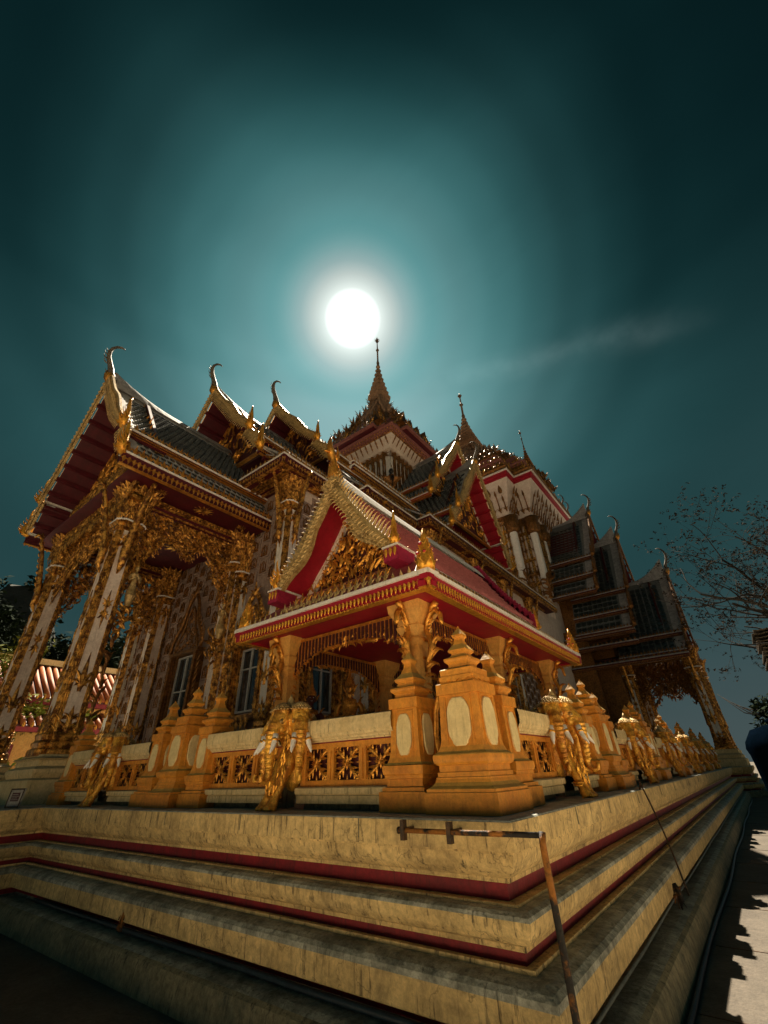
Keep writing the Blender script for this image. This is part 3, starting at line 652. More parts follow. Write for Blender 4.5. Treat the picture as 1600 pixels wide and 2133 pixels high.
def make_elephant(label):
    t = thing('elephant_statue', label, 'elephant statue', group='golden three headed elephants on the balustrade')
    inst(EB, 'body', t)
    if not hasattr(make_elephant, 'c'):
        cc = {}
        mb = MB(); mb.tube([(0, 0, 0), (.006, -.015, -.06), (.014, -.05, -.12), (.018, -.085, -.165), (.014, -.10, -.19)], [.034, .032, .026, .015, .004], 8); cc['tusk'] = mb.mesh('tusk', ['ivory'])
        mb = MB(); mb.tube([(.006, -.015, -.055), (.009, -.025, -.072)], [.039, .037], 8); cc['band'] = mb.mesh('tusk_band', ['goldyellow'])
        # netted headcloth with raised beads
        mb = MB(); rnd = random.Random(2)
        for a, x, y in HEADS:
            c, s_ = math.cos(a), math.sin(a)
            for i in range(9):
                for j in range(5):
                    th = -1.25 + i * .31 + (j % 2) * .15; ph = .22 + j * .20
                    r = .135
                    X = r * math.sin(ph) * math.sin(th); Y = -.04 - r * math.sin(ph) * math.cos(th); Z = .92 + r * 1.0 * math.cos(ph) - .02
                    ball(mb, (x + X * c - Y * s_, y + X * s_ + Y * c, Z), (.018, .018, .014), 5)
            for q in (-1, 1):   # eye in a ring
                X, Y, Z = q * .088, -.135, .835
                ball(mb, (x + X * c - Y * s_, y + X * s_ + Y * c, Z), (.016, .016, .014), 8)
                mb.tube([(x + (X + .004 * q) * c - (Y + .026 * math.cos(z)) * s_, y + (X + .004 * q) * s_ + (Y + .026 * math.cos(z)) * c, Z + .022 * math.sin(z)) for z in np.linspace(0, 6.3, 9)], .006, 4)
        for i in range(60):   # scaly mantle over the shoulders, behind the heads
            th = rnd.uniform(-1.6, 1.6); ph = rnd.uniform(.1, 1.3)
            ball(mb, (.26 * math.sin(ph) * math.sin(th), .14 + .20 * math.sin(ph) * math.cos(th), .83 + .15 * math.cos(ph)), (.022, .022, .016), 5)
        cc['headcloth'] = mb.mesh('headcloth', ['goldpale'])
        mb = MB(); mb.lathe([(.085, 0), (.09, .02), (.07, .03), (.075, .045), (.055, .055), (.058, .07), (.038, .085), (.04, .095), (.02, .125), (.006, .16)], (0, .03, .985), 14); cc['crown'] = mb.mesh('crown', ['goldpale'])
        mb = MB(); rnd = random.Random(4)
        for i in range(46):   # carved flames on chest and legs
            t_ = rnd.random(); z = .12 + t_ * .55; wdt = .10 + .08 * t_
            x = rnd.uniform(-wdt, wdt) - .03 * (1 - t_); y = -.16 + t_ * .13 + abs(x) * .25 - .02
            mb.tpl(xf((FLA, FLB)[x > 0], 1, rnd.gauss(PI, .5)), (x, y, z + .05), (1, 0, 0), (0, 0, 1), (0, -1, 0), rnd.uniform(.08, .12), 0)
        for z in (.115, .14): mb.tube([(-.05 + .075 * math.cos(a) * 1.5, -.085 + .06 * math.sin(a), z) for a in np.linspace(0, 2 * PI, 12)], .012, 5)
        cc['chest_ornament'] = mb.mesh('chest_ornament', ['goldyellow'])
        make_elephant.c = cc
    cc = make_elephant.c
    for a, x, y in HEADS:
        c, s_ = math.cos(a), math.sin(a)
        for q in (-1, 1):
            X, Y = q * .066, -.185
            tk = inst(cc['tusk'], 'tusk', t, (x + X * c - Y * s_, y + X * s_ + Y * c, .705), rot=(0, 0, a + q * .25), scale=(q, 1, 1))
            inst(cc['band'], 'tusk_band', tk)
    for k in ('headcloth', 'crown', 'chest_ornament'): inst(cc[k], k, t, stuff=(k != 'crown'))
    return t
e = make_elephant('golden three headed elephant with white tusks on the front balustrade, left of the corner'); e.location = (-4.47, 3.86, Z0)
e.scale = (1.05, 1.05, 1.05)
copy_tree(e, (-9.12, 3.86, Z0), 0, 'dim golden elephant nearest the porch column at far left')
for i, yc in enumerate((6.18, 10.48, 14.62, 18.78, 22.87, 27.02)):
    copy_tree(e, (-1.90, yc, Z0), PI / 2, '%s golden elephant along the right side balustrade' % ['nearest', 'second', 'third', 'fourth', 'fifth', 'farthest'][i])
# gilded scrolled arch standing between the corner pedestals
mb = MB()
pts = [(0, .22 + .0), (-.10, .42), (-.13, .62), (-.10, .85), (-.02, 1.05), (.0, 1.22)]
mb.tube([(-2.47 + a * .9, 4.22, Z0 + b) for a, b in pts], [.02, .035, .04, .035, .025, .01], 8)
for i in range(11):
    z = .35 + i * .075; a = -.09 - .06 * math.sin((z - .3) / .8 * PI)
    mb.tpl(xf(FLA, 1, .9), (-2.47 + a * .9, 4.20, Z0 + z), (1, 0, 0), (0, 0, 1), (0, -1, 0), .10, 0)
tag(mb.build('scrolled_bracket', 'gold'), 'gilded flame scroll standing between the two corner pedestals', 'ornament')
# ================================================================== ROOF KIT  (local: ridge along +y, gable faces -y, x across)
def prof_curve(x0, z0, x1, z1, sag=.10, n=5):
    out = []
    for i in range(n + 1):
        t = i / n; x = x0 + (x1 - x0) * t; z = z0 + (z1 - z0) * t - sag * math.sin(PI * t) * (z0 - z1) * .35
        out.append((x, z))
    return out
def chofa_mesh(H, fat=1.0, leaf=True):
    mb = MB()
    P = [(0, .10, -.08), (0, .02, .05), (0, -.06, .18), (0, -.07, .30), (0, -.12, .42), (0, -.185, .56), (0, -.205, .70), (0, -.185, .82), (0, -.13, .92), (0, -.05, .98), (0, .015, .975)]
    R = [.10, .12, .105, .075, .058, .056, .050, .042, .033, .024, .010]
    mb.tube([(x * H, y * H, z * H) for x, y, z in P], [r * H * fat for r in R], 8, 0, flat=.7)
    for k, (y, z, s_) in enumerate(((-.19, .40, .13), (-.225, .50, .12), (-.235, .60, .12), (-.235, .69, .10), (-.12, .20, .10), (-.10, .10, .10))):
        mb.tpl(xf(FLB, 1, 1.0), (0, y * H + .02 * H, z * H), (0, 1, 0), (0, 0, 1), (1, 0, 0), s_ * H, 0)
    return mb
def naga_mesh(H):
    """upturned naga finial for the foot of a bargeboard"""
    mb = MB()
    P = [(0, .1, -.05), (0, -.04, .02), (0, -.14, .12), (0, -.13, .26), (0, -.08, .40), (0, -.09, .55), (0, -.13, .72), (0, -.15, .9), (0, -.12, 1.0)]
    R = [.07, .11, .13, .12, .085, .07, .05, .03, .012]
    mb.tube([(x * H, y * H, z * H) for x, y, z in P], [r * H for r in R], 8, 0, flat=.7)
    for q in (-1, 1):
        for k, (y, z, s_) in enumerate(((-.2, .12, .22), (-.2, .25, .2), (-.16, .38, .2), (-.05, .30, .22), (-.14, .52, .16), (.0, .15, .25))):
            mb.tpl(xf(FLB, 1, .9), (q * .05 * H, y * H, z * H), (0, 1, 0), (0, 0, 1), (1, 0, 0), s_ * H, 0)
    for k in range(5): mb.tpl(CLO, ((k - 2) * .05 * H, -.16 * H, (.02 + .1 * (k % 2)) * H), (1, 0, 0), (0, 0, 1), (0, -1, 0), .22 * H, 0)
    return mb
MESH = {}
def cached(key, fn):
    if key not in MESH: MESH[key] = fn()
    return MESH[key]
ANTM = {}
def ant(matn, kind='ANT'):
    T = {'ANT': ANT, 'CLU': CLU, 'CLO': CLO}[kind]
    return cached(('ant', matn, kind), lambda: MB().tpl(T, (0, 0, 0), (1, 0, 0), (0, 0, 1), (0, -1, 0), 1.0).mesh('antefix', [matn]))
def cresting(parent, name, p, q, step, h, matn, kind='ANT', face=(0, -1, 0), obj=True, wfac=1.0, limit=300, lean=0.0):
    """row of upright leaves from p to q, face = outward direction"""
    p = Vector(p); q = Vector(q); L = (q - p).length; n = max(1, int(L / step)); d = (q - p) / n
    rz = math.atan2(face[0], -face[1])
    if obj:
        me = ant(matn, kind)
        for i in range(n):
            c = p + d * (i + .5); inst(me, name, parent, tuple(c), rot=(lean, 0, rz), scale=(h * wfac, h * wfac, h * random.uniform(.93, 1.07)))
    else:
        mb = MB(); T = {'ANT': ANT, 'CLU': CLU, 'CLO': CLO}[kind]; U = (math.cos(rz), math.sin(rz), 0)
        for i in range(n):
            c = p + d * (i + .5); mb.tpl(T, tuple(c), U, (0, 0, 1), face, h * random.uniform(.92, 1.08))
        mb.build(name, matn, parent, stuff=True)
def eave(parent, p, q, face, top='white', red='maroon', gold='gold', H=.24, leaf=.14, leafm='gold', step=.22, obj=True, fringe=True, capx=.10, name='eave_board'):
    """horizontal eave fascia from p to q (top outer edge), solid behind; face outward unit (x,y)"""
    p = np.array(p, float); q = np.array(q, float); f = np.array((face[0], face[1], 0.))
    if abs(face[0]) > .5: p = p - vv(0, 0, .005); q = q - vv(0, 0, .005)
    d = q - p; L = np.linalg.norm(d); d /= L
    def bx(mb, o0, o1, z0, z1, e=-.003):
        a = p - d * e; b = q + d * e
        V = [a - f * o1, b - f * o1, b - f * o0, a - f * o0]
        V = [v + vv(0, 0, z0) for v in V] + [v + vv(0, 0, z1) for v in V]
        mb.add(V, [[0, 3, 2, 1], [4, 5, 6, 7], [0, 1, 5, 4], [1, 2, 6, 5], [2, 3, 7, 6], [3, 0, 4, 7]])
    mb = MB(); bx(mb, 0, .34, -.055, .0); bx(mb, .02, .3, .002, .02); mb.build('eave_cap', top, parent)
    mb = MB(); bx(mb, .03, .16, -.055 - H * .42, -.056); bx(mb, .085, .2, -.055 - H * .98, -.056 - H * .42); mb.build(name, red, parent)
    mb = MB(); bx(mb, .055, .16, -.055 - H * .50, -.055 - H * .425); bx(mb, .07, .2, -.055 - H * 1.06, -.055 - H * .985)
    rz = math.atan2(f[0], -f[1]); U = (math.cos(rz), math.sin(rz), 0)
    n = max(2, int(L / (H * .42)))
    for i in range(n):   # hanging gold leaf band
        c = p + d * (L * (i + .5) / n) - f * .022 + vv(0, 0, -.055 - H * .36)
        mb.tpl(xf(ANT, 1, PI), c, U, (0, 0, 1), f, H * .64)
        if fringe and i % 1 == 0:
            c = p + d * (L * (i + .5) / n) - f * .055 + vv(0, 0, -.055 - H * .94)
            mb.tpl(xf(ANT, 1, PI), c, U, (0, 0, 1), f, H * .26)
    mb.build('gold_leaf_band', gold, parent, stuff=True)
    if leaf: cresting(parent, 'antefix', p + vv(0, 0, .01) - f * .07, q + vv(0, 0, .01) - f * .07, step, leaf, leafm, 'ANT' if leaf < .2 else 'CLO', face=tuple(f), obj=obj)

def slope_frame(P0, P1):
    d = np.array(P1, float) - np.array(P0, float); L = np.linalg.norm(d); d /= L
    return d, np.array((-d[1], d[0])), L
TILE_BUDGET = {}
def gable_roof(parent, org, rz, L, tiers, tile='darktile', ridgem='greyridge', soffit='maroon', boardm='goldpale', leafm='goldpale', chofa=1.9, lean=.25, over=1.1, th=.12, tw=.24, tl=.26, tobj=False, sides=(-1, 1), ped='gold', pedn=1, border='greyridge', naga=.9, endtiers=None, purlin=True, bwid=.05, bout=.38, bcurve=True, chm='greyridge', rise=.55, eaves=True, eavetop='white', centre=None, leafstep=.2, boardleaf=.26, pedbase=None, eaveH=.22, eleaf=.17, eobj=False, pedstep=.2, pedsize=.32, backgable=False):
    """tiers: list of dict(x0,z0,x1,z1,y) outward/downward; y = set back of the tier's verge"""
    kw = dict(); loc = org; rot = (0, 0, rz)
    def part(mb, name, mats, stuff=False, lab=None):
        o = mb.build(name, mats, parent, loc, stuff); o.rotation_euler = rot
        if lab: o['label'] = lab
        return o
    zr = tiers[0]['z0']; xb = tiers[0]['x1']
    def yv(x, z, t):   # verge position: leans outwards towards the apex
        zb = tiers[-1]['z1']; k = (z - zb) / (zr - zb); return t['y'] - lean * k
    rc, rs = math.cos(rz), math.sin(rz)
    def loc3(x, y, z): return (org[0] + x * rc - y * rs, org[1] + x * rs + y * rc, org[2] + z)
    for ti, t in enumerate(tiers):
        pc = prof_curve(t['x0'], t['z0'], t['x1'], t['z1'], t.get('sag', .12))
        for s_ in sides:
            mb = MB(); V = []; n = len(pc)
            def lift(x, z, y): return z
            for (x, z) in pc:
                y0 = yv(x, z, t)
                V += [(s_ * x, y0, z), (s_ * x, L, z), (s_ * (x - .02), y0, z - th), (s_ * (x - .02), L, z - th)]
            F = []; I = []
            for i in range(n - 1):
                a = i * 4; b = a + 4
                for f, m_ in (((a, a + 1, b + 1, b), 0), ((a + 2, b + 2, b + 3, a + 3), 1), ((a, b, b + 2, a + 2), 2), ((a + 1, a + 3, b + 3, b + 1), 1)):
                    F.append(list(f)); I.append(m_)
            F.append([0, 2, 3, 1]); I.append(1); k = (n - 1) * 4; F.append([k, k + 1, k + 3, k + 2]); I.append(2)
            mb.add(V, F, I); part(mb, 'roof_slab', ['tilegrey' if tile == 'darktile' else ('joint' if tile == 'greentile' else border), soffit, 'golddark'])
            # purlins under the verge
            if purlin:
                mb = MB(); Ln = math.dist((t['x0'], t['z0']), (t['x1'], t['z1'])); k = max(1, int(Ln / .62))
                for i in range(k + 1):
                    f = (i + .15) / (k + .3); x = np.interp(f, np.linspace(0, 1, n), [p[0] for p in pc]); z = np.interp(f, np.linspace(0, 1, n), [p[1] for p in pc])
                    y0 = yv(x, z, t) - .07; mb.box(s_ * (x - .07), s_ * (x + .07), y0, min(L, over + .2), z - th - .15, z - th - .003)
                part(mb, 'purlin', soffit)
            # tiles
            if t.get('tiles', True):
                x0i, x1i = t['x0'] + t.get('bt', .25), t['x1'] - t.get('bb', .05)
                ya = t['y'] + t.get('bv', .35); yb = L - .05
                arcs = [0]
                for i in range(1, n): arcs.append(arcs[-1] + math.dist(pc[i], pc[i - 1]))
                A0 = t.get('bt', .25); A1 = arcs[-1] - t.get('bb', .05)
                rows = max(1, int((A1 - A0) / tl)); cols = max(1, int((yb - ya) / tw))
                objs = tobj and rows * cols <= 330 and s_ == 1
                mbs = MB(); gp = .86 if tile == 'greentile' else .84
                if objs:
                    tm = MB(); w = tw * .5
                    tm.add([(-w * .72, 0, .015), (w * .72, 0, .015), (w * .72, -tl * .55, .05), (0, -tl * 1.0, .075), (-w * .72, -tl * .55, .05),
                            (-w * .72, 0, -.01), (w * .72, 0, -.01), (w * .72, -tl * .55, .015), (0, -tl * 1.0, .04), (-w * .72, -tl * .55, .015)],
                           [[0, 4, 3, 2, 1], [4, 9, 8, 3], [3, 8, 7, 2], [0, 5, 9, 4], [1, 2, 7, 6]])
                    TM = tm.mesh('roof_tile', [tile])
                for r in range(rows):
                    a = A0 + (A1 - A0) * r / rows; am = a
                    x = np.interp(am, arcs, [p[0] for p in pc]); z = np.interp(am, arcs, [p[1] for p in pc])
                    a2 = a + (A1 - A0) / rows; x2 = np.interp(a2, arcs, [p[0] for p in pc]); z2 = np.interp(a2, arcs, [p[1] for p in pc])
                    dx, dz = x2 - x, z2 - z; l = math.hypot(dx, dz); dx /= l; dz /= l
                    for c in range(cols):
                        y = ya + (c + .5 + (.25 if r % 2 else -.25) * (0 if tile == 'greentile' else 1)) * (yb - ya) / cols; w = tw * .5
                        j = random.uniform(-.006, .006)
                        if objs:
                            o = inst(TM, 'roof_tile', parent); Rm = Matrix(((0, -s_ * dx, -dz * s_ * -1, 0), (1, 0, 0, 0), (0, -dz, dx, 0), (0, 0, 0, 1)))
                            # columns: tile x -> +y, tile y -> up the slope, tile z -> outward normal
                            Rm = Matrix(((0, -s_ * dx, -s_ * dz, s_ * x), (1 if s_ < 0 else -1, 0, 0, y), (0, -dz, dx, z + j), (0, 0, 0, 1)))
                            Rm = Matrix(((0, -s_ * dx, s_ * -dz, s_ * x), (1.0, 0, 0, y), (0, -dz, dx, z + j), (0, 0, 0, 1)))
                            o.matrix_local = Matrix.Translation(loc) @ Matrix.Rotation(rz, 4, 'Z') @ Rm
                        else:
                            nx, nz = -s_ * dz, dx   # outward normal
                            def Q(yy, al, up): return (s_ * (x + dx * al) + nx * up * 1.0, yy, z + dz * al + nz * up + j)
                            lw = tl * 1.1
                            mbs.add([Q(y - w * gp, 0, .015), Q(y + w * gp, 0, .015), Q(y + w * gp, lw - .08, .06), Q(y, lw, .09), Q(y - w * gp, lw - .08, .06), Q(y + w * gp, lw - .08, .01), Q(y, lw, .01), Q(y - w * gp, lw - .08, .01)],
                                    [[0, 1, 2, 3, 4], [2, 5, 6, 3], [3, 6, 7, 4]])
                if not objs and mbs.n: part(mbs, 'roof_tiles', tile, True)
                if t.get('redpatch') and s_ in t['redpatch']:
                    pass
            # raised border strips along verge and ridge
            mb = MB()
            for (a, b) in zip(pc[:-1], pc[1:]):
                bw = t.get('bv', .35) - .05
                for yy in ((yv(*a, t), yv(*a, t) + bw, yv(*b, t), yv(*b, t) + bw),):
                    mb.add([(s_ * a[0], yy[0], a[1] + .045), (s_ * a[0], yy[1], a[1] + .045), (s_ * b[0], yy[3], b[1] + .045), (s_ * b[0], yy[2], b[1] + .045),
                            (s_ * a[0], yy[0], a[1]), (s_ * a[0], yy[1], a[1]), (s_ * b[0], yy[3], b[1]), (s_ * b[0], yy[2], b[1])],
                           [[0, 1, 2, 3], [1, 5, 6, 2], [0, 3, 7, 4]])
            part(mb, 'verge_border', border)
            # bargeboard with upstanding leaves, naga finial at its foot
            if t.get('board', True):
                mb = MB(); lf = MB()
                pts_t = []; pts_b = []
                m_ = 14
                for i in range(m_ + 1):
                    f = i / m_; a = f * arcs_len(pc); x, z = along(pc, a)
                    w = bwid * (1.0 + .25 * math.sin(f * PI)) if not bcurve else bwid * (1 + (.9 * max(0, math.sin((f - .45) * 2 * PI * 1.15)) if f > .45 else .15 * math.sin(f * PI / .45)))
                    dx, dz = slope_dir(pc, a); nx, nz = dz, -dx   # inward/down normal
                    y0 = yv(x, z, t) - .06
                    bo = bout * (1 - .25 * math.sin(f * PI * 3) * (f > .3)); pts_t.append((s_ * (x - nx * bo), y0, z - nz * bo)); pts_b.append((s_ * (x + nx * w), y0, z + nz * w))
                V = []
                for A, B in zip(pts_t, pts_b):
                    V += [A, B, (A[0], A[1] - .09, A[2]), (B[0], B[1] - .09, B[2]), (A[0] * .5 + B[0] * .5, A[1] - .13, A[2] * .5 + B[2] * .5)]
                F = []
                for i in range(m_):
                    a = i * 5; b = a + 5
                    F += [[a, a + 1, b + 1, b], [a, b, b + 2, a + 2], [a + 1, a + 3, b + 3, b + 1], [a + 2, b + 2, b + 4, a + 4], [a + 4, b + 4, b + 3, a + 3]]
                mb.add(V, F)
                part(mb, 'bargeboard', 'golddark' if boardm == 'golddark' else 'goldpale')
                mb = MB(); kk = int(arcs_len(pc) / (.42 * (bwid + bout)))
                for i in range(kk):
                    for rr_ in (.2, .55, .85):
                        f = (i + .5 + (.3 if rr_ == .55 else 0)) / kk * m_; i0 = min(m_ - 1, int(f)); ff = f - i0
                        A = np.array(pts_t[i0]) * (1 - ff) + np.array(pts_t[i0 + 1]) * ff; B_ = np.array(pts_b[i0]) * (1 - ff) + np.array(pts_b[i0 + 1]) * ff
                        P_ = A * (1 - rr_) + B_ * rr_ - vv(0, .13, 0); sd_ = along_dir(pc, s_)
                        mb.tpl(xf(FLC if s_ > 0 else FLD, 1, math.atan2(sd_[1], sd_[0]) - PI / 2 + s_ * (.9 if rr_ < .5 else .3)), P_, (1, 0, 0), (0, 0, 1), (0, -1, 0), (bwid + bout) * .8)
                part(mb, 'bargeboard_carving', boardm, True)
                k = max(3, int(arcs_len(pc) / leafstep))
                for i in range(k):
                    a = (i + .5) / k * arcs_len(pc); x, z = along(pc, a); dx, dz = slope_dir(pc, a); y0 = yv(x, z, t) - .10
                    ang = math.atan2(-s_ * 0 + dx, 0)
                    # outward normal direction in x-z plane, swept upward
                    na = math.atan2(dx, -dz * s_ * -1 if False else -dz * s_)
                    lf.tpl(xf(FLB if s_ > 0 else FLA, 1, na - PI / 2 + s_ * .55), (s_ * (x - dz * -1 * -1 * bout * -.85), y0, z + dx * bout * .85), (1, 0, 0), (0, 0, 1), (0, -1, 0), boardleaf * 1.15)
                part(lf, 'bargeboard_leaves', leafm, True)
                if naga:
                    x, z = pc[-1]; me = cached(('naga', naga) if boardm == 'goldpale' else ('nagad', naga), lambda: naga_mesh(naga).mesh('naga_finial', ['goldyellow' if boardm == 'goldpale' else 'golddark']))
                    o = inst(me, 'naga_finial', parent, loc3(s_ * (x + .02), t['y'] - .10, z - .02)); o.rotation_euler = (0, 0, rz + s_ * .75)
            # eave
            if eaves and t.get('eave', True):
                x, z = pc[-1]; y0 = t['y'] - .1
                p = loc3(s_ * (x + .12), y0, z + .04); q = loc3(s_ * (x + .12), L, z + .04)
                fx, fy = s_ * rc, s_ * rs
                eave(parent, p, q, (fx, fy), top=eavetop, red=soffit, gold='golddark' if boardm == 'golddark' else 'gold', leafm='golddark' if boardm == 'golddark' else 'gold', H=t.get('eH', eaveH), leaf=t.get('eleaf', eleaf), step=max(.2, eleaf * 1.25), obj=t.get('eobj', eobj))
    # ridge cap rising to the chofa
    mb = MB(); m_ = 16; Y = np.linspace(-lean - .02, L, m_ + 1) if L > 6 else np.linspace(-lean - .02, L, m_ + 1)
    V = []
    y0 = tiers[0]['y']
    for y in Y:
        k = max(0, 1 - (y - y0 + lean) / 2.6); up = rise * k ** 2
        for x, z in ((-.26, zr - .20), (-.11, zr + .05 + up * .8), (-.05, zr + .13 + up), (.05, zr + .13 + up), (.11, zr + .05 + up * .8), (.26, zr - .20)): V.append((x, y0 + y if y < 0 else y, z))
    F = []
    for i in range(m_):
        for q in range(5): F.append([i * 6 + q, (i + 1) * 6 + q, (i + 1) * 6 + q + 1, i * 6 + q + 1])
    F.append([0, 1, 2, 3, 4, 5]); mb.add(V, F); part(mb, 'ridge_cap', ridgem)
    if chofa:
        me = cached(('chofa', chofa, chm), lambda: chofa_mesh(chofa).mesh('chofa', ['chofa']))
        inst(me, 'chofa', parent, loc3(0, y0 - lean - .05, zr + .05), rot=(0, 0, rz))
        me2 = cached(('chofaneck', chofa), lambda: chofa_neck(chofa)); inst(me2, 'chofa_collar', parent, loc3(0, y0 - lean - .05, zr + .05), rot=(0, 0, rz))
    # pediment
    if ped:
        t0 = tiers[0]; xw = t0['x1'] - .05; zb = t0['z1'] - .1 if pedbase is None else pedbase
        ztop = zr - th - .12
        mb = MB(); mb.prism([(-xw, zb), (xw, zb), (xw * .1, ztop), (-xw * .1, ztop)], (0, over, 0), (1, 0, 0), (0, 0, 1), -.12, 0); part(mb, 'pediment_panel', 'wood')
        mb = MB()
        fill(mb, (0, over - .02, 0), (1, 0, 0), (0, 0, 1), lambda u, v: abs(u) < xw * (ztop - v) / (ztop - zb) * .97 and v > zb + .12, -xw, xw, zb, ztop, pedstep, pedsize, 0, seed=11, up=.55, depth=.10, axis=0, spirals=.2)
        mb.box(-xw, xw, over - .14, over, zb - .02, zb + .09)
        part(mb, 'pediment_carving', ped, True)
        mb = MB()   # frame strips along the rake
        for s_ in (-1, 1):
            mb.prism([(s_ * xw, zb), (s_ * (xw - .16), zb), (0, ztop - .14), (0, ztop)][::s_], (0, over, 0), (1, 0, 0), (0, 0, 1), 0, .10)
        part(mb, 'pediment_frame', 'pinkwhite' if boardm == 'goldpale' and ped == 'gold' and soffit == 'crimson' else ped)
def along_dir(pc, s_): dx = pc[-1][0] - pc[0][0]; dz = pc[-1][1] - pc[0][1]; l = math.hypot(dx, dz); return (s_ * -dx / l, -dz / l)
def arcs_len(pc): return sum(math.dist(a, b) for a, b in zip(pc[:-1], pc[1:]))
def along(pc, a):
    for p, q in zip(pc[:-1], pc[1:]):
        l = math.dist(p, q)
        if a <= l + 1e-9: t = a / l; return p[0] + (q[0] - p[0]) * t, p[1] + (q[1] - p[1]) * t
        a -= l
    return pc[-1]
def slope_dir(pc, a):
    for p, q in zip(pc[:-1], pc[1:]):
        l = math.dist(p, q)
        if a <= l + 1e-9: return (q[0] - p[0]) / l, (q[1] - p[1]) / l
        a -= l
    p, q = pc[-2], pc[-1]; l = math.dist(p, q); return (q[0] - p[0]) / l, (q[1] - p[1]) / l
def chofa_neck(H):
    mb = MB(); mb.tube([(0, .02 * H, .0), (0, -.06 * H, .13 * H), (0, -.08 * H, .24 * H)], [.10 * H, .112 * H, .07 * H], 8, flat=.75)
    for k in range(8):
        a = k * PI / 4; mb.tpl(LEAF, (.08 * H * math.cos(a), -.05 * H + .08 * H * math.sin(a), .12 * H), (-math.sin(a), math.cos(a), 0), (0, 0, 1), (math.cos(a), math.sin(a), 0), .12 * H)
    return mb.mesh('chofa_collar', ['gold'])

# ================================================================== CORNER PAVILION
pav = thing('corner_pavilion', 'open red roofed pavilion with orange pillars and gilded gable behind the corner pedestals', 'pavilion', (-5.07, 5.55, Z0))
PO = (-5.07, 5.55, Z0)
def pl(x, y, z): return (x - PO[0], y - PO[1], z - PO[2])
def obox(mb, x0, x1, y0, y1, z0, z1, m=0): mb.box(x0 - PO[0], x1 - PO[0], y0 - PO[1], y1 - PO[1], z0 - PO[2], z1 - PO[2], m)
CH8 = [(1, -.55), (1, .55), (.82, .82), (.55, 1), (-.55, 1), (-.82, .82), (-1, .55), (-1, -.55), (-.82, -.82), (-.55, -1), (.55, -1), (.82, -.82)]
prof = [(.19, 0), (.19, .12), (.16, .14), (.145, .2), (.145, 1.86), (.135, 1.90), (.135, 1.94), (.175, 1.99), (.178, 2.03), (.15, 2.07), (.155, 2.10), (.20, 2.19), (.205, 2.23), (.185, 2.25), (.19, 2.28), (.285, 2.45), (.30, 2.56), (.30, 2.60)]
PM = MB().plan(prof, SQ).mesh('pillar', ['ochre2'])
PILL = [(-3.62, 5.55), (-6.5, 5.55), (-3.62, 8.45), (-6.5, 8.45), (-3.62, 11.35), (-6.5, 11.35)]
for x, y in PILL: inst(PM, 'pillar', pav, pl(x, y, Z0))
# horse-necked gilt brackets either side of each outer pillar
mb = MB()
P = [(0, -.16, 1.55), (0, -.22, 1.72), (0, -.30, 1.88), (0, -.28, 2.02), (0, -.22, 2.14), (0, -.24, 2.28), (0, -.33, 2.40), (0, -.42, 2.43), (0, -.48, 2.36), (0, -.49, 2.25), (0, -.50, 2.19)]
mb.tube([(x, y, z) for x, y, z in P], [.02, .05, .075, .07, .05, .045, .055, .06, .05, .045, .03], 8, flat=.7)
mb.tube([(0, -.33, 2.42), (0, -.36, 2.50), (0, -.44, 2.56)], [.04, .05, .055], 8)
for k, (y, z, a, s_) in enumerate(((-.18, 1.60, 2.4, .25), (-.25, 1.75, 2.2, .28), (-.30, 1.90, 2.0, .26), (-.2, 2.0, .6, .25), (-.22, 2.2, 1.9, .22), (-.17, 1.75, .2, .26), (-.16, 1.5, 2.8, .2))):
    for q in (-1, 1): mb.tpl(xf(FLC, 1, a - PI / 2), (q * .03, y, z), (0, 1, 0), (0, 0, 1), (1, 0, 0), s_)
for k in range(5): mb.tpl(xf(FLB, 1, 1.4), (0, -.20 - .02 * k, 2.12 + .06 * k), (0, 1, 0), (0, 0, 1), (1, 0, 0), .13)
BR = mb.mesh('horse_bracket', ['gold'])
for x, y in PILL:
    if y == 5.55: inst(BR, 'horse_bracket', pav, pl(x, y + .02, Z0))
    if y == 11.35: inst(BR, 'horse_bracket', pav, pl(x, y, Z0), rot=(0, 0, PI))
    s_ = 1 if x > -5 else -1
    inst(BR, 'horse_bracket', pav, pl(x, y, Z0), rot=(0, 0, s_ * PI / 2))
# soffit, skirt roof
mb = MB(); ex0, ex1, ey0, ey1 = -7.26, -2.88, 4.85, 12.05
obox(mb, ex0, ex1, ey0, ey1, 3.965, 4.02); mb.build('soffit', 'crimson', pav)
mb = MB()
rx0, rx1, ry0, ry1 = -6.55, -3.60, 5.55, 11.3; zt = 4.80; ze = 4.13
c = [(ex0, ey0, ze), (ex1, ey0, ze), (ex1, ey1, ze), (ex0, ey1, ze), (rx0, ry0, zt), (rx1, ry0, zt), (rx1, ry1, zt), (rx0, ry1, zt)]
mb.add([pl(*p) for p in c], [[0, 1, 5, 4], [1, 2, 6, 5], [2, 3, 7, 6], [3, 0, 4, 7], [4, 5, 6, 7]]); mb.build('skirt_roof', 'pinktile', pav)
E_ = [((ex0, ey0), (ex1, ey0), (0, -1)), ((ex1, ey0), (ex1, ey1), (1, 0)), ((ex1, ey1), (ex0, ey1), (0, 1)), ((ex0, ey1), (ex0, ey0), (-1, 0))]
for (a, b, f) in E_:
    d = (b[0] - a[0], b[1] - a[1]); l = math.hypot(*d); d = (d[0] / l * .06, d[1] / l * .06)
    eave(pav, pl(a[0] - d[0] + f[0] * .06, a[1] - d[1] + f[1] * .06, 4.17), pl(b[0] + d[0] + f[0] * .06, b[1] + d[1] + f[1] * .06, 4.17), f, red='crimson', gold='goldyellow', H=.19, leaf=.135 if f[0] == 0 else .10, leafm='goldpale', step=.15 if f[0] == 0 else .115, obj=(f in ((0, -1), (1, 0))), capx=.1)
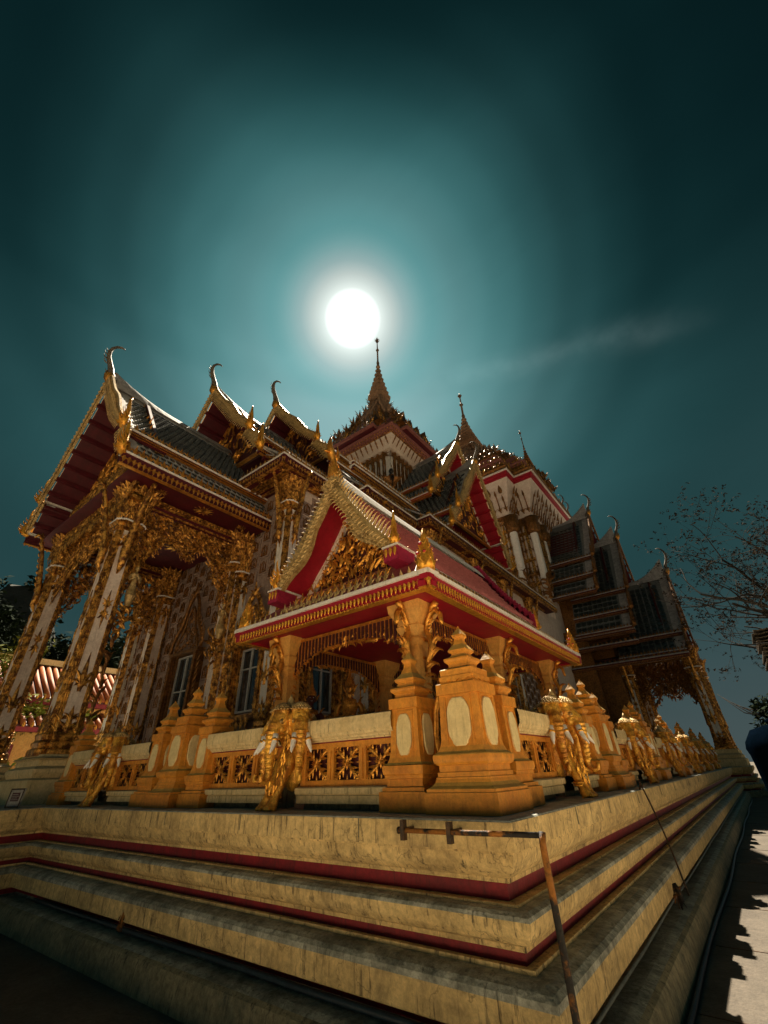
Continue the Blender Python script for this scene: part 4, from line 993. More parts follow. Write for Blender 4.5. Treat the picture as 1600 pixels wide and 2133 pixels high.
# second row of leaves above the front eave and carved band below the pediment
for k, (z, y, h, st) in enumerate(((4.34, 5.12, .20, .15), (4.52, 5.30, .22, .17))):
    cresting(pav, 'antefix', pl(-6.35 + .1 * k, y, z), pl(-3.75 - .1 * k, y, z), st, h, 'gold' if k else 'goldpale', 'CLO', obj=True)
    mb = MB(); obox(mb, -6.4, -3.7, y + .01, y + .25, z - .12, z + .02); mb.build('carved_band', 'golddark', pav)
gable_roof(pav, pl(-5.07, 5.22, 0), 0, 6.3, [dict(x0=0, z0=6.88, x1=1.42, z1=4.95, y=0, sag=.22, eave=False, bt=.2, bv=.25)], tile='pinktile', ridgem='white', soffit='crimson', boardm='goldpale', leafm='goldpale', chofa=0, lean=.05, over=.62, th=.08, tw=.16, tl=.17, naga=.62, ped='gold', bwid=.17, bout=.06, border='white', purlin=False, rise=.10, leafstep=.10, boardleaf=.27, pedbase=4.80, pedstep=.115, pedsize=.26, tobj=False)
# far gable seen from its back edge
mb = MB()
pc = prof_curve(0, 6.88, 1.42, 4.95, .22)
for s_ in (-1, 1):
    for i in range(13):
        a = arcs_len(pc) * (i + .5) / 13; x, z = along(pc, a)
        mb.box(s_ * x - .10, s_ * x + .10, 0, .06, z - .1, z + .28); mb.box(s_ * x - .03, s_ * x + .05, -.02, .08, z + .28, z + .36)
mb.build('rear_pierced_bargeboard', 'magenta', pav, pl(-5.07, 11.53, 0))
for s_ in (-1, 1):
    inst(cached(('naga', .62), None), 'naga_finial', pav, pl(-5.07 + s_ * 1.45, 11.6, 4.9), rot=(0, 0, PI))
inst(cached(('naga', .62), None), 'naga_finial', pav, pl(-5.07, 11.55, 6.85), rot=(0, 0, PI))
# goose headed apex finial covered with scales
mb = MB()
P = [(0, .22, -.22), (0, .0, -.02), (0, -.10, .14), (0, -.12, .28), (0, -.12, .40), (0, -.14, .52), (0, -.20, .62), (0, -.25, .74), (0, -.27, .90), (0, -.25, 1.06)]
R = [.13, .16, .155, .12, .075, .062, .085, .08, .05, .012]
mb.tube(P, R, 10, flat=.85)
for i in range(5):
    for k in range(10):
        a = k * PI / 5 + i * .3; r = .150 - i * .014; mb.tpl(xf(ANT, 1, PI), (r * math.cos(a), -.06 - .014 * i + r * math.sin(a), .10 + i * .075), (-math.sin(a), math.cos(a), 0), (0, 0, 1), (math.cos(a), math.sin(a), 0), .09)
mb.tube([(0, -.08, .52), (0, .0, .68), (0, .0, .80), (0, -.03, .95)], [.05, .05, .03, .008], 6)
mb.tube([(0, -.24, .64), (0, -.34, .62), (0, -.41, .57)], [.05, .035, .01], 6)
inst(mb.mesh('goose_finial', ['gold']), 'goose_finial', pav, pl(-5.07, 5.20, 6.95))
mb = MB()
for k in range(7): mb.tpl(CLO, ((k - 3) * .07, -.12, .05 - abs(k - 3) * .05), (1, 0, 0), (0, 0, 1), (0, -1, 0), .2)
mb.build('apex_collar', 'goldpale', pav, pl(-5.07, 5.14, 6.82))
# magenta purlin ends and corner flame finials
for s_ in (-1, 1):
    mb = MB(); x = -5.07 + s_ * 1.45; obox(mb, x - .14, x + .14, 5.0, 5.5, 4.60, 4.84); mb.build('purlin_end', 'magenta', pav)
    mb = MB(); obox(mb, x - .16, x + .16, 4.98, 5.6, 4.845, 4.875); mb.build('purlin_cap', 'white', pav)
    mb = MB()
    for k in range(3): mb.tpl(xf(ANT, 1, PI), pl(x - .09 + k * .09, 4.99, 4.82), (1, 0, 0), (0, 0, 1), (0, -1, 0), .16)
    mb.build('purlin_leaf', 'goldyellow', pav)
def corner_finial():
    mb = MB(); n = 0
    for i in range(5):
        z = .10 * i; r = .17 - .028 * i
        for k in range(6):
            a = k * PI / 3 + i * .5; mb.tpl(CLO, (r * math.cos(a) * .7, r * math.sin(a) * .7, z), (-math.sin(a), math.cos(a), 0), (0, 0, 1), (math.cos(a), math.sin(a), 0), .24 - .02 * i)
    mb.lathe([(.13, -.02), (.14, .1), (.09, .3), (.05, .48), (.015, .66)], n=8)
    return mb.mesh('corner_finial', ['goldyellow'])
CF = corner_finial()
for x, y, s_ in ((ex1 - .02, ey0 + .02, 1), (ex0 + .1, ey0 + .08, .95), (ex1 - .05, ey1 - .1, .95), (ex0 + .1, ey1 - .1, .95)):
    o = inst(CF, 'corner_finial', pav, pl(x, y, 4.20), scale=(s_, s_, s_))
    if x > -3:
        mb = MB()
        for q in (-1, 1): ball(mb, (q * .06, -.12, .22), (.03, .02, .02), 8)
        ball(mb, (.0, -.125, .36), (.03, .02, .025), 8); mb.build('red_eye', 'crimson', o)
# valances: beam bars and scroll arches between pillars
def valance(p, q, ztop, face, drop=.26, arch=.62):
    p = np.array(p, float); q = np.array(q, float); d = q - p; L = np.linalg.norm(d); d /= L; U = (d[0], d[1], 0); f = np.cross(U, (0, 0, 1))
    O = (p[0] - PO[0], p[1] - PO[1], ztop - PO[2])
    mb = MB()
    def bar(u0, u1, v0, v1, t0=-.03, t1=.03): mb.prism([(u0, v0), (u1, v0), (u1, v1), (u0, v1)], O, U, (0, 0, 1), t0, t1)
    bar(.15, L - .15, -.05, 0)
    mb.build('lintel_bead', 'gold', pav)
    mb = MB(); nb = int((L - .3) / .085)
    zz = lambda u: -(drop + arch * (abs(u / (L / 2) - 1) ** 3.2))
    for i in range(nb):
        u = .15 + (i + .5) * (L - .3) / nb; v1 = zz(u) * .95; mb.prism([(u - .022, v1), (u + .022, v1), (u + .022, -.05), (u - .022, -.05)], O, U, (0, 0, 1), -.015, .015)
    mb.build('baluster_bars', 'wood', pav, stuff=True)
    mb = MB()
    for i in range(nb):
        u = .15 + (i + .1) * (L - .3) / nb; v1 = zz(u) * .9; mb.prism([(u - .008, v1), (u + .008, v1), (u + .008, -.05), (u - .008, -.05)], O, U, (0, 0, 1), -.02, .02)
    rnd = random.Random(int(L * 10)); K = 34
    for i in range(K):
        u = .15 + (L - .3) * i / (K - 1); v = zz(u)
        sg = 1 if u < L / 2 else -1
        for q_ in range(2):
            mb.tpl(xf(((FLC, FLA), (FLD, FLB))[sg < 0][q_], 1, sg * (.9 if abs(u - L / 2) > L * .2 else 1.3) + rnd.gauss(0, .4)), (O[0] + U[0] * u, O[1] + U[1] * u, O[2] + v + rnd.uniform(-.06, .08)), U, (0, 0, 1), f, rnd.uniform(.16, .24))
    for s_, u0 in ((1, .2), (-1, L - .2)):   # long hanging scroll down the pillar
        for k in range(9):
            v = -.45 - k * .085; uu = u0 + s_ * (.02 + .10 * max(0, 1 - k / 6))
            mb.tpl(xf(FLC if s_ > 0 else FLD, 1, s_ * .6 + rnd.gauss(0, .2)), (O[0] + U[0] * uu, O[1] + U[1] * uu, O[2] + v), U, (0, 0, 1), f, .22)
    # central garuda-like cluster
    for k in range(5): mb.tpl(xf(CLU, 1, PI + (k - 2) * .3), (O[0] + U[0] * L / 2, O[1] + U[1] * L / 2, O[2] - drop + .12), U, (0, 0, 1), f, .2)
    mb.build('scroll_arch', 'gold', pav, stuff=True)
    mb = MB(); bar(.15, L - .15, -.13, -.05, -.01, .01); mb.build('valance_board', 'wood', pav)
zt_ = 3.92
valance((-6.5, 5.55), (-3.62, 5.55), zt_, None); valance((-3.62, 5.55), (-3.62, 8.45), zt_, None); valance((-3.62, 8.45), (-3.62, 11.35), zt_, None)
valance((-6.5, 8.45), (-6.5, 5.55), zt_, None); valance((-6.5, 11.35), (-6.5, 8.45), zt_, None)

# ================================================================== FIGURES IN THE PAVILION
def figure(loc, rz, m, label, s_, crown, name='statue', cat='statue', wing=False):
    t = thing(name, label, cat, loc, rz); t.scale = (s_, s_, s_)
    mb = MB()
    mb.tube([(0, 0, .0), (0, 0, .16), (0, 0, .30), (0, .0, .46), (0, 0, .58), (0, 0, .66), (0, 0, .73)], [.19, .155, .12, .15, .19, .13, .055], 14, flat=.62)
    mb.tube([(0, 0, .70), (0, -.01, .80)], [.052, .05], 10)
    ball(mb, (0, -.015, .90), (.085, .10, .115)); ball(mb, (0, -.105, .885), (.016, .02, .03)); ball(mb, (0, -.07, .835), (.045, .04, .03))
    for q in (-1, 1):
        mb.tube([(q * .17, 0, .62), (q * .235, .01, .55), (q * .265, .0, .42), (q * .25, -.06, .28), (q * .14, -.19, .33), (q * .03, -.24, .42)], [.05, .062, .052, .045, .036, .026], 10)
        mb.tube([(q * .085, 0, .92), (q * .105, 0, .88), (q * .095, 0, .82)], [.014, .018, .012], 6)
        for k in range(4): mb.tube([(q * .03 + q * .002 * k, -.235 + .004 * k, .40), (q * .012, -.26 + .016 * k, .47), (q * .006, -.262 + .016 * k, .52 - .008 * abs(k - 1))], [.011, .010, .006], 6)
        mb.tube([(q * .08, .02, .05), (q * .26, -.10, .05), (q * .30, -.24, .06), (q * .08, -.30, .07)], [.11, .105, .08, .05], 10)
    inst(fuse(mb, .011, 'body', m), 'body', t)
    mb = MB()
    if crown: mb.lathe([(.098, .0), (.104, .03), (.088, .045), (.095, .065), (.075, .085), (.08, .10), (.055, .13), (.058, .145), (.036, .18), (.04, .195), (.022, .25), (.018, .32), (.012, .40), (.003, .46)], (0, 0, .96), 14)
    for a in range(9):
        an = -PI / 2 + (a - 4) * .5; mb.tpl(LEAF, (.095 * math.cos(an), .095 * math.sin(an), .955), (-math.sin(an), math.cos(an), 0), (0, 0, 1), (math.cos(an), math.sin(an), 0), .09)
    for q in (-1, 1):
        mb.tpl(xf(FLA if q < 0 else FLB, 1, -q * .3), (q * .10, 0, .86), (1, 0, 0), (0, 0, 1), (0, -1, 0), .17)
        mb.tpl(xf(FLA if q < 0 else FLB, 1, -q * .5), (q * .19, 0, .63), (1, 0, 0), (0, 0, 1), (0, -1, 0), .16)
    mb.tube([(.13 * math.cos(a), -.02 + .115 * math.sin(a), .665 + .0 * a) for a in np.linspace(0, 2 * PI, 18)], .02, 6)
    for k in range(9):
        a = -PI / 2 + (k - 4) * .3; mb.tpl(xf(ANT, 1, PI), (.15 * math.cos(a), .11 * math.sin(a), .655), (-math.sin(a), math.cos(a), 0), (0, 0, 1), (math.cos(a), math.sin(a), 0), .085)
    mb.build('crown_and_collar', 'gold' if m != 'black' else 'golddark', t)
    mb = MB()
    for q in (-1, 1):
        ball(mb, (q * .034, -.103, .915), (.015, .008, .007), 8)
    ball(mb, (0, -.105, .853), (.024, .008, .006), 8); mb.build('face_paint', 'black' if m != 'redface' else 'ivory', t)
    return t
f1 = figure((-6.35, 7.1, Z0 + .95), .6, 'gold', 'golden crowned figure with joined hands sitting inside the corner pavilion', 1.0, True)
f2 = figure((-6.65, 6.3, Z0 + .75), .9, 'redface', 'dark red faced crowned guardian figure beside the golden one', .95, True)
for (x, y, h, lab) in ((-6.35, 7.1, .95, 'pale plinth under the golden pavilion figure'), (-6.65, 6.3, .75, 'pale plinth under the dark guardian figure')):
    mb = MB(); mb.plan([(.30, 0), (.30, .1), (.24, .14), (.24, h - .12), (.28, h - .06), (.28, h - .002)], SQ)
    tag(mb.build('statue_plinth', 'railcream', None, (x, y, Z0)), lab, 'plinth')
# ================================================================== REPEATED TEMPLE ELEMENTS
def column_meshes():
    """redented white and gold porch column, 1 unit = metres, height Hc to the capital top"""
    d = {}
    ridge = []
    # plan: flat white faces with three gilded fillets at each corner
    q = [(1, -.5), (1, .5), (1.03, .52), (1.0, .60), (.90, .62), (.93, .70), (.84, .72), (.86, .80), (.80, .86), (.72, .84), (.70, .93), (.62, .90), (.60, 1.0), (.52, 1.03), (.5, 1)]
    pts = []
    for k in range(4):
        for (x, y) in q[:-1] if True else q:
            for _ in range(k): x, y = -y, x
            pts.append((x, y))
    mats = []
    for k in range(4): mats += [0] + [1] * 13
    d['plan'] = pts; d['m'] = tuple(mats)
    return d
CP = column_meshes()
def column(parent, loc, H, r=.42, small=False, brk=(), name='column', capH=1.55, dark=False):
    z1 = H - capH; gold = 'goldtemple'
    mb = MB(); mb.plan([(r * 1.0, .55), (r * .96, z1)], CP['plan'], mats=CP['m']); sh = mb.build('column_shaft', ['pinkwhite' if not dark else 'white', gold], parent, loc)
    # rope beading on the gilded corners
    mb = MB(); st = .20
    for k in range(4):
        for (x, y) in ((1.0, .57), (.90, .68), (.68, .90), (.57, 1.0)):
            for _ in range(k): x, y = -y, x
            P = [(x * r * 1.0 + .012 * math.cos(i * 1.9), y * r + .012 * math.sin(i * 1.9), .6 + (z1 - .65) * i / 44) for i in range(45)]
            mb.tube(P, .017, 4, sm=False)
    mb.build('rope_beading', gold, parent, loc, stuff=True)
    # base mouldings and flared leaves
    mb = MB(); mb.plan([(r * 1.35, 0), (r * 1.35, .12), (r * 1.2, .16), (r * 1.28, .26), (r * 1.12, .32), (r * 1.2, .42), (r * 1.05, .50), (r * 1.03, .62)], CP['plan']); mb.build('column_base', gold, parent, loc)
    mb = MB()
    for k in range(4):
        for row, (z, h, n) in enumerate(((.45, .42, 3), (.70, .30, 3))):
            for i in range(n):
                u = (i - (n - 1) / 2) * r * .62; x, y = u, -r * 1.04
                U = (1, 0, 0); f = (0, -1, 0)
                for _ in range(k): x, y = -y, x; U = (-U[1], U[0], 0); f = (-f[1], f[0], 0)
                mb.tpl(CLU, (x, y, z), U, (0, 0, 1), f, h * (1.15 if i == 1 else .85))
        # hanging and standing motifs on the white face
        zz = [(z1 - .05, -1, .75), (1.35, 1, .7)]
        m_ = 1.9 + (z1 - 2.0) * .5
        zz += [(m_ - .4, 1, .42), (m_ - .36, -1, .42)]
        if H > 7: zz += [(m_ + 1.6, 1, .36), (m_ + 1.64, -1, .36)]
        for z, up, s_ in zz:
            x, y = 0, -r * 1.01; U = (1, 0, 0); f = (0, -1, 0)
            for _ in range(k): x, y = -y, x; U = (-U[1], U[0], 0); f = (-f[1], f[0], 0)
            T = (CLU[0] * np.array((.8, 1.7, 1)), CLU[1]); T = T if up > 0 else xf(T, 1, PI)
            mb.tpl(T, (x, y, z), U, (0, 0, 1), f, s_ * (r / .42))
    mb.build('column_ornament', gold, parent, loc, stuff=True)
    # capital: stepped neck and rings of lotus flames
    mb = MB(); c = z1
    mb.plan([(r * .96, c), (r * 1.15, c + .05), (r * 1.15, c + .10), (r * .95, c + .13), (r * 1.0, c + .20), (r * 1.25, c + .27), (r * 1.28, c + .33), (r * 1.0, c + .36), (r * .92, c + .45), (r * .95, c + .6), (r * 1.15, c + .85), (r * 1.3, c + capH)], CP['plan'])
    mb.build('capital_core', gold, parent, loc)
    mb = MB(); mb.plan([(r * 1.27, c + .275), (r * 1.31, c + .285), (r * 1.31, c + .32), (r * 1.27, c + .33)], CP['plan']); mb.build('capital_band', 'ivory', parent, loc)
    mb = MB(); rnd = random.Random(8)
    for row, (rr, z, h, up, tilt) in enumerate(((1.0, c + .12, .26, -1, .2), (1.15, c + .36, .30, 1, .25), (1.04, c + .55, .32, 1, .3), (1.06, c + .72, .34, 1, .4), (1.12, c + .90, .36, 1, .5), (1.22, c + 1.08, .40, 1, .62), (1.3, c + 1.25, .42, 1, .8))):
        n = 22 + 2 * row
        for i in range(n):
            a = 2 * PI * (i + .5 * (row % 2)) / n; ca, sa = math.cos(a), math.sin(a); k = 1 / max(abs(ca), abs(sa)) * .92 if True else 1; k = min(k, 1.18)
            f = np.array((ca, sa, 0)); W = np.array((0, 0, 1)) * math.cos(tilt) + f * math.sin(tilt); Nn = f * math.cos(tilt) - np.array((0, 0, 1)) * math.sin(tilt)
            W = W * up
            mb.tpl((LEAF if row == 0 else (CLO if i % 2 else FLA)), (r * rr * k * ca, r * rr * k * sa, z), (-sa, ca, 0), W, Nn, h * (.9 + .2 * rnd.random()))
    mb.build('lotus_capital', gold, parent, loc, stuff=True)
    for a in brk:   # long naga eave bracket leaning out from the column; a = outward heading
        mb = MB(); ca, sa = math.cos(a), math.sin(a); R_ = r
        P = [(R_ * .95, z1 - 1.35), (R_ * 1.35, z1 - 1.1), (R_ * 1.3, z1 - .7), (R_ * 1.55, z1 - .3), (R_ * 1.9, z1 + .2), (R_ * 2.3, z1 + .7), (R_ * 2.75, z1 + 1.1), (R_ * 3.0, z1 + 1.45)]
        mb.tube([(d_ * ca, d_ * sa, z) for d_, z in P], [.02, .10, .13, .12, .10, .085, .07, .04], 7, flat=.7)
        mb.tube([(d_ * ca, d_ * sa, z) for d_, z in ((R_ * 2.9, z1 + 1.3), (R_ * 3.3, z1 + 1.36), (R_ * 3.55, z1 + 1.2))], [.07, .065, .02], 6)
        for i in range(12):
            f = i / 11; d_ = R_ * (1.2 + 1.7 * f); z = z1 - 1.1 + 2.3 * f
            mb.tpl(xf(FLC, 1, -.6), (d_ * ca, d_ * sa, z), (ca, sa, 0), (0, 0, 1), (-sa, ca, 0), .25)
            mb.tpl(xf(FLB, 1, .6), (d_ * ca, d_ * sa, z), (ca, sa, 0), (0, 0, 1), (-sa, ca, 0), .22)
        mb.build('naga_bracket', 'goldtemple', parent, loc)
def scroll_valance(parent, p, q, ztop, depth, side, m='goldtemple', seed=1, size=.42, nm='scroll_arch', tk=1.0):
    """deep carved flame arch hung between two columns; arch line falls towards the columns"""
    p = np.array(p, float); q = np.array(q, float); d = q - p; L = np.linalg.norm(d); d /= L; U = np.array((d[0], d[1], 0)); f = np.cross(U, (0, 0, 1)); O = np.array((p[0], p[1], ztop))
    def low(u):
        t = abs(u / (L / 2) - 1)
        return -(depth + (side - depth) * t ** 4.5 + .22 * math.cos(t * 9))
    mb = MB(); rnd = random.Random(seed)
    fill(mb, O, U, (0, 0, 1), lambda u, v: v > low(u) and .12 < u < L - .12, 0, L, -side, 0, size * .33, size, 0, seed=seed, up=.35, depth=.12 * tk, axis=L / 2, spirals=.5)
    K = int(L / .09)
    for i in range(K):
        u = .15 + (L - .3) * i / (K - 1); v = low(u); sg = 1 if u < L / 2 else -1
        mb.tpl(xf((FLA, FLB)[sg < 0], 1, PI * .82 * sg * 1.0 + rnd.gauss(0, .3)), O + U * u + vv(0, 0, v + .06) + f * .05, U, (0, 0, 1), f, size * .6)
    # continuous rib following the arch
    mb.tube([O + U * u + vv(0, 0, low(u) + .16) + f * .03 for u in np.linspace(.15, L - .15, 40)], .035, 5)
    mb.tube([O + U * u + vv(0, 0, min(-.1, low(u) + depth * .8)) + f * .03 for u in np.linspace(.15, L - .15, 30)], .03, 5)
    o = mb.build(nm, m, parent, stuff=True)
    return o
def celestial(parent, loc, rz, s_=1.0):
    mb = MB()
    mb.tube([(0, 0, 0), (0, 0, .15), (0, -.01, .3), (0, 0, .42), (0, 0, .5), (0, 0, .56)], [.10, .085, .06, .085, .10, .035], 12, flat=.65)
    mb.tube([(0, 0, .52), (0, 0, .6)], [.03, .03], 8); ball(mb, (0, -.01, .67), (.055, .06, .07)); ball(mb, (0, -.065, .66), (.01, .012, .018), 6)
    for q in (-1, 1):
        mb.tube([(q * .09, 0, .48), (q * .14, -.01, .40), (q * .13, -.05, .30), (q * .05, -.12, .36), (q * .012, -.13, .42)], [.03, .034, .028, .024, .016], 8)
        for k in range(3): mb.tube([(q * .01, -.13 + k * .01, .42), (q * .006, -.135 + k * .01, .48)], [.008, .004], 5)
    mb.tube([(0, 0, .05), (0, -.05, -.12), (0, -.02, -.28), (0, .03, -.45)], [.11, .13, .09, .03], 12)
    o = inst(cached('celest', lambda: fuse(mb, .009, 'celestial_figure', 'goldpale')), 'celestial_figure', parent, loc, rot=(0, 0, rz), scale=(s_, s_, s_))
    me = cached('celcrown', lambda: MB().lathe([(.062, 0), (.066, .02), (.05, .04), (.052, .06), (.03, .09), (.03, .11), (.012, .17), (.002, .24)], (0, 0, .71), 10).mesh('crown', ['goldtemple']))
    inst(me, 'crown', o)
def wall_tile_mesh():
    mb = MB(); w, h = .21, .27
    mb.box(-w, w, -.035, 0, .01, .02 + 2 * h, 0)
    pts = [(-.11, .09), (-.11, .32), (-.06, .40), (0, .47), (.06, .40), (.11, .32), (.11, .09)]
    for a, b in zip(pts[:-1], pts[1:]): mb.beam((a[0], -.045, a[1]), (b[0], -.045, b[1]), .035, .028, 1, up=(0, 1, 0))
    mb.beam((-.13, -.05, .08), (.13, -.05, .08), .04, .03, 1, up=(0, 1, 0))
    ball(mb, (0, -.045, .16), (.075, .02, .035), 8, 1); ball(mb, (0, -.045, .22), (.042, .022, .06), 8, 1); ball(mb, (0, -.05, .30), (.024, .02, .032), 8, 1)
    mb.tpl(ANT, (0, -.05, .32), (1, 0, 0), (0, 0, 1), (0, -1, 0), .09, 1)
    for q in (-1, 1): mb.tpl(xf(FLA if q > 0 else FLB, 1, -q * .6), (q * .11, -.045, .36), (1, 0, 0), (0, 0, 1), (0, -1, 0), .12, 1)
    return mb.mesh('wall_tile', ['tilerose_shaded', 'golddark'])
WT = wall_tile_mesh()
rnd_t = random.Random(31)
def tiled_wall(parent, p, q, z0, z1, skip, mname='wall_tile', mm=None):
    """lay moulded niche tiles over a wall from p to q (plan), face to the right of p->q"""
    p = np.array(p, float); q = np.array(q, float); d = q - p; L = np.linalg.norm(d); d /= L; rz = math.atan2(d[1], d[0]); f = (d[1], -d[0])
    nu = int(L / .46); nv = int((z1 - z0) / .60); k = 0
    for j in range(nv):
        for i in range(nu):
            u = (i + .5) * L / nu; z = z0 + (j + (.5 if i % 2 else 0)) * (z1 - z0) / nv + rnd_t.uniform(-.012, .012)
            if skip(u, z): continue
            inst(WT, 'wall_tile', parent, (p[0] + d[0] * u + f[0] * .002, p[1] + d[1] * u + f[1] * .002, z), rot=(0, 0, rz), scale=(L / nu / .45 * rnd_t.uniform(.96, 1), rnd_t.uniform(.7, 1.6), (z1 - z0) / nv / .60 * rnd_t.uniform(.95, .99))); k += 1
    return k
def flat_wall(parent, name, p, q, z0, z1, m, th=.3):
    p = np.array(p, float); q = np.array(q, float); d = (q - p) / np.linalg.norm(q - p); b = np.array((-d[1], d[0])) * th
    c = [p, q, q + b, p + b]; mb = MB(); mb.add([(*x, z0) for x in c] + [(*x, z1) for x in c], [[0, 3, 2, 1], [4, 5, 6, 7], [0, 1, 5, 4], [1, 2, 6, 5], [2, 3, 7, 6], [3, 0, 4, 7]])
    return mb.build(name, m, parent)
def portal(parent, c, rz, w, h, H, kind='window', z0=0.0, seed=3, rich=True):
    """carved window or door: white inner frame, dark panes, gilt jambs and a flame pointed arch. faces local -y"""
    o = bpy.data.objects.new('door' if kind == 'door' else 'window', None)
    mb = MB(); mb.box(-w / 2, w / 2, -.03, .02, z0, z0 + h); g_ = mb.mesh('pane', ['glass'])
    mb = MB(); t = .055
    for a, b, e, f_ in ((-w / 2, -w / 2 + t, z0, z0 + h), (w / 2 - t, w / 2, z0, z0 + h), (-w / 2 + t, w / 2 - t, z0, z0 + t), (-w / 2 + t, w / 2 - t, z0 + h - t, z0 + h)): mb.box(a, b, -.09, -.031, e, f_)
    mb.box(-.03, .03, -.085, -.031, z0 + t, z0 + h - t); mb.box(-w / 2 + t, w / 2 - t, -.08, -.031, z0 + h * .66, z0 + h * .66 + .04)
    fr = mb.build('door' if kind == 'door' else 'window', 'frame', parent, c); fr.rotation_euler = (0, 0, rz)
    inst(g_, 'pane', fr)
    mb = MB(); W = w / 2
    for q in (-1, 1):
        for k, (a, b, y) in enumerate(((0, .09, .16), (.10, .15, .22), (.16, .30, .30), (.31, .36, .22))):
            mb.box(q * (W + a), q * (W + b), -y, 0.02, z0 - .1, z0 + h + .05)
        for i in range(int(h / .22)):
            z = z0 + i * .22; mb.tpl(xf(CLO, 1, rnd_.uniform(-.2, .2)), (q * (W + .23), -.30, z), (1, 0, 0), (0, 0, 1), (0, -1, 0), .26)
            mb.tpl(xf(FLA if q < 0 else FLB, 1, q * -.4), (q * (W + .36), -.2, z), (1, 0, 0), (0, 0, 1), (0, -1, 0), .30)
    mb.box(-W - .38, W + .38, -.34, .02, z0 - .22, z0 - .1); mb.box(-W - .38, W + .38, -.30, .02, z0 + h + .05, z0 + h + .16)
    # pointed flame arch
    ah = H - h - .15; base = z0 + h + .16
    prof_ = lambda s: ((W + .42) * (1 - s) ** .75 * (1 + .12 * math.sin(s * 9)), base + ah * s)
    S = np.linspace(0, 1, 16)
    for q in (-1, 1):
        mb.tube([(q * prof_(s)[0], -.24, prof_(s)[1]) for s in S], [.07] * 15 + [.03], 6)
        mb.tube([(q * prof_(s)[0] * .72, -.22, base + (prof_(s)[1] - base) * .75) for s in S], .04, 5)
        for i in range(13):
            s = (i + .3) / 13; x, z = prof_(s); mb.tpl(xf(FLB if q < 0 else FLA, 1, q * -.75 * (1 - s)), (q * x, -.26, z), (1, 0, 0), (0, 0, 1), (0, -1, 0), .42 * (1 - .3 * s))
    mb.tpl(CLU, (0, -.26, base + ah * .92), (1, 0, 0), (0, 0, 1), (0, -1, 0), .6)
    fill(mb, (0, -.16, 0), (1, 0, 0), (0, 0, 1), lambda u, v: base < v < base + ah * .72 and abs(u) < (W + .3) * (1 - (v - base) / (ah * .74)) ** .8, -W - .4, W + .4, base, base + ah, .17, .28, seed=seed, axis=0, spirals=.3)
    if kind == 'window':
        for i in range(5): mb.tpl(xf(CLU, 1, PI), ((i - 2) * W * .42, -.3, z0 - .15), (1, 0, 0), (0, 0, 1), (0, -1, 0), .5 - .08 * abs(i - 2))
    me = mb.mesh('carved_surround', ['golddark' if kind == 'door' else 'goldtemple']); o2 = inst(me, 'carved_surround', fr); o2['kind'] = 'stuff'
    return fr
rnd_ = random.Random(12)

# ================================================================== FRONT PORCH
XC = -15.4
porch = thing('temple_porch', 'tall gilded front porch at left with three stacked chofa gables and white and gold columns', 'temple porch', (XC, 3.6, Z0))
PP = (XC, 3.6, Z0)
def pp(x, y, z): return (x - PP[0], y - PP[1], z - PP[2])
gable_roof(porch, pp(XC, 3.05, 0), 0, 5.5, [dict(x0=0, z0=15.2, x1=3.3, z1=11.05, y=0, sag=.15, bt=.5, eleaf=.26, eH=.12, bv=.45),
    dict(x0=3.15, z0=10.95, x1=3.8, z1=9.85, y=.06, sag=0, eH=.34, eleaf=.34, bt=.1, bv=.35)], tobj=True, tw=.215, tl=.27, chofa=2.1, naga=1.15, leafstep=.17, boardleaf=.30, pedstep=.3, pedsize=.5, pedbase=10.9, eobj=True, chm='greyridge', rise=.55)
gable_roof(porch, pp(XC, 7.2, 0), 0, 6.5, [dict(x0=0, z0=18.0, x1=3.4, z1=13.9, y=0, sag=.15, bt=.5, eleaf=.25, eH=.12, bv=.4), dict(x0=3.2, z0=13.7, x1=4.2, z1=12.5, y=.1, sag=0, eH=.2, eleaf=.3, bt=.1), dict(x0=4.1, z0=12.4, x1=5.5, z1=11.55, y=.3, sag=0, eave=False, bt=.1, board=False)],
    tw=.26, tl=.30, chofa=2.2, naga=1.2, leafstep=.18, boardleaf=.34, pedstep=.4, pedsize=.55)
gable_roof(porch, pp(XC, 10.9, 0), 0, 6.6, [dict(x0=0, z0=19.9, x1=3.4, z1=15.8, y=0, sag=.15, bt=.5, eleaf=.25, eH=.12, bv=.4), dict(x0=3.2, z0=15.6, x1=4.3, z1=14.2, y=.1, sag=0, eH=.2, eleaf=.3, bt=.1), dict(x0=4.2, z0=14.1, x1=5.6, z1=12.4, y=.3, sag=0, eave=True, bt=.1, board=False)],
    tw=.28, tl=.32, chofa=2.3, naga=1.2, leafstep=.2, boardleaf=.36, pedstep=.4, pedsize=.55)
# stacked gilt boards below the pediment, seen edge on from the side
for k, (z, y, w) in enumerate(((10.75, 4.05, 3.3), (9.75, 3.98, 3.35), (9.2, 3.9, 3.1))):
    mb = MB(); x0, y0, z0 = pp(XC - w, y, z); x1 = x0 + 2 * w
    mb.box(x0, x1, y0 - .05, y0 + .25, z0 - .16, z0 + .05); mb.box(x0, x1, y0 - .12, y0 + .25, z0 - .05, z0 + .0)
    n_ = int(2 * w / .16)
    for i in range(n_):
        mb.tpl(CLU if i % 2 else FLA, (x0 + (i + .5) * .16, y0 - .08, z0), (1, 0, 0), (0, 0, 1), (0, -1, 0), random.uniform(.55, .95))
        mb.tpl(xf(CLO, 1, PI), (x0 + (i + .5) * .16, y0 - .10, z0 - .1), (1, 0, 0), (0, 0, 1), (0, -1, 0), random.uniform(.3, .45))
    mb.build('carved_board', 'goldtemple', porch, stuff=True)
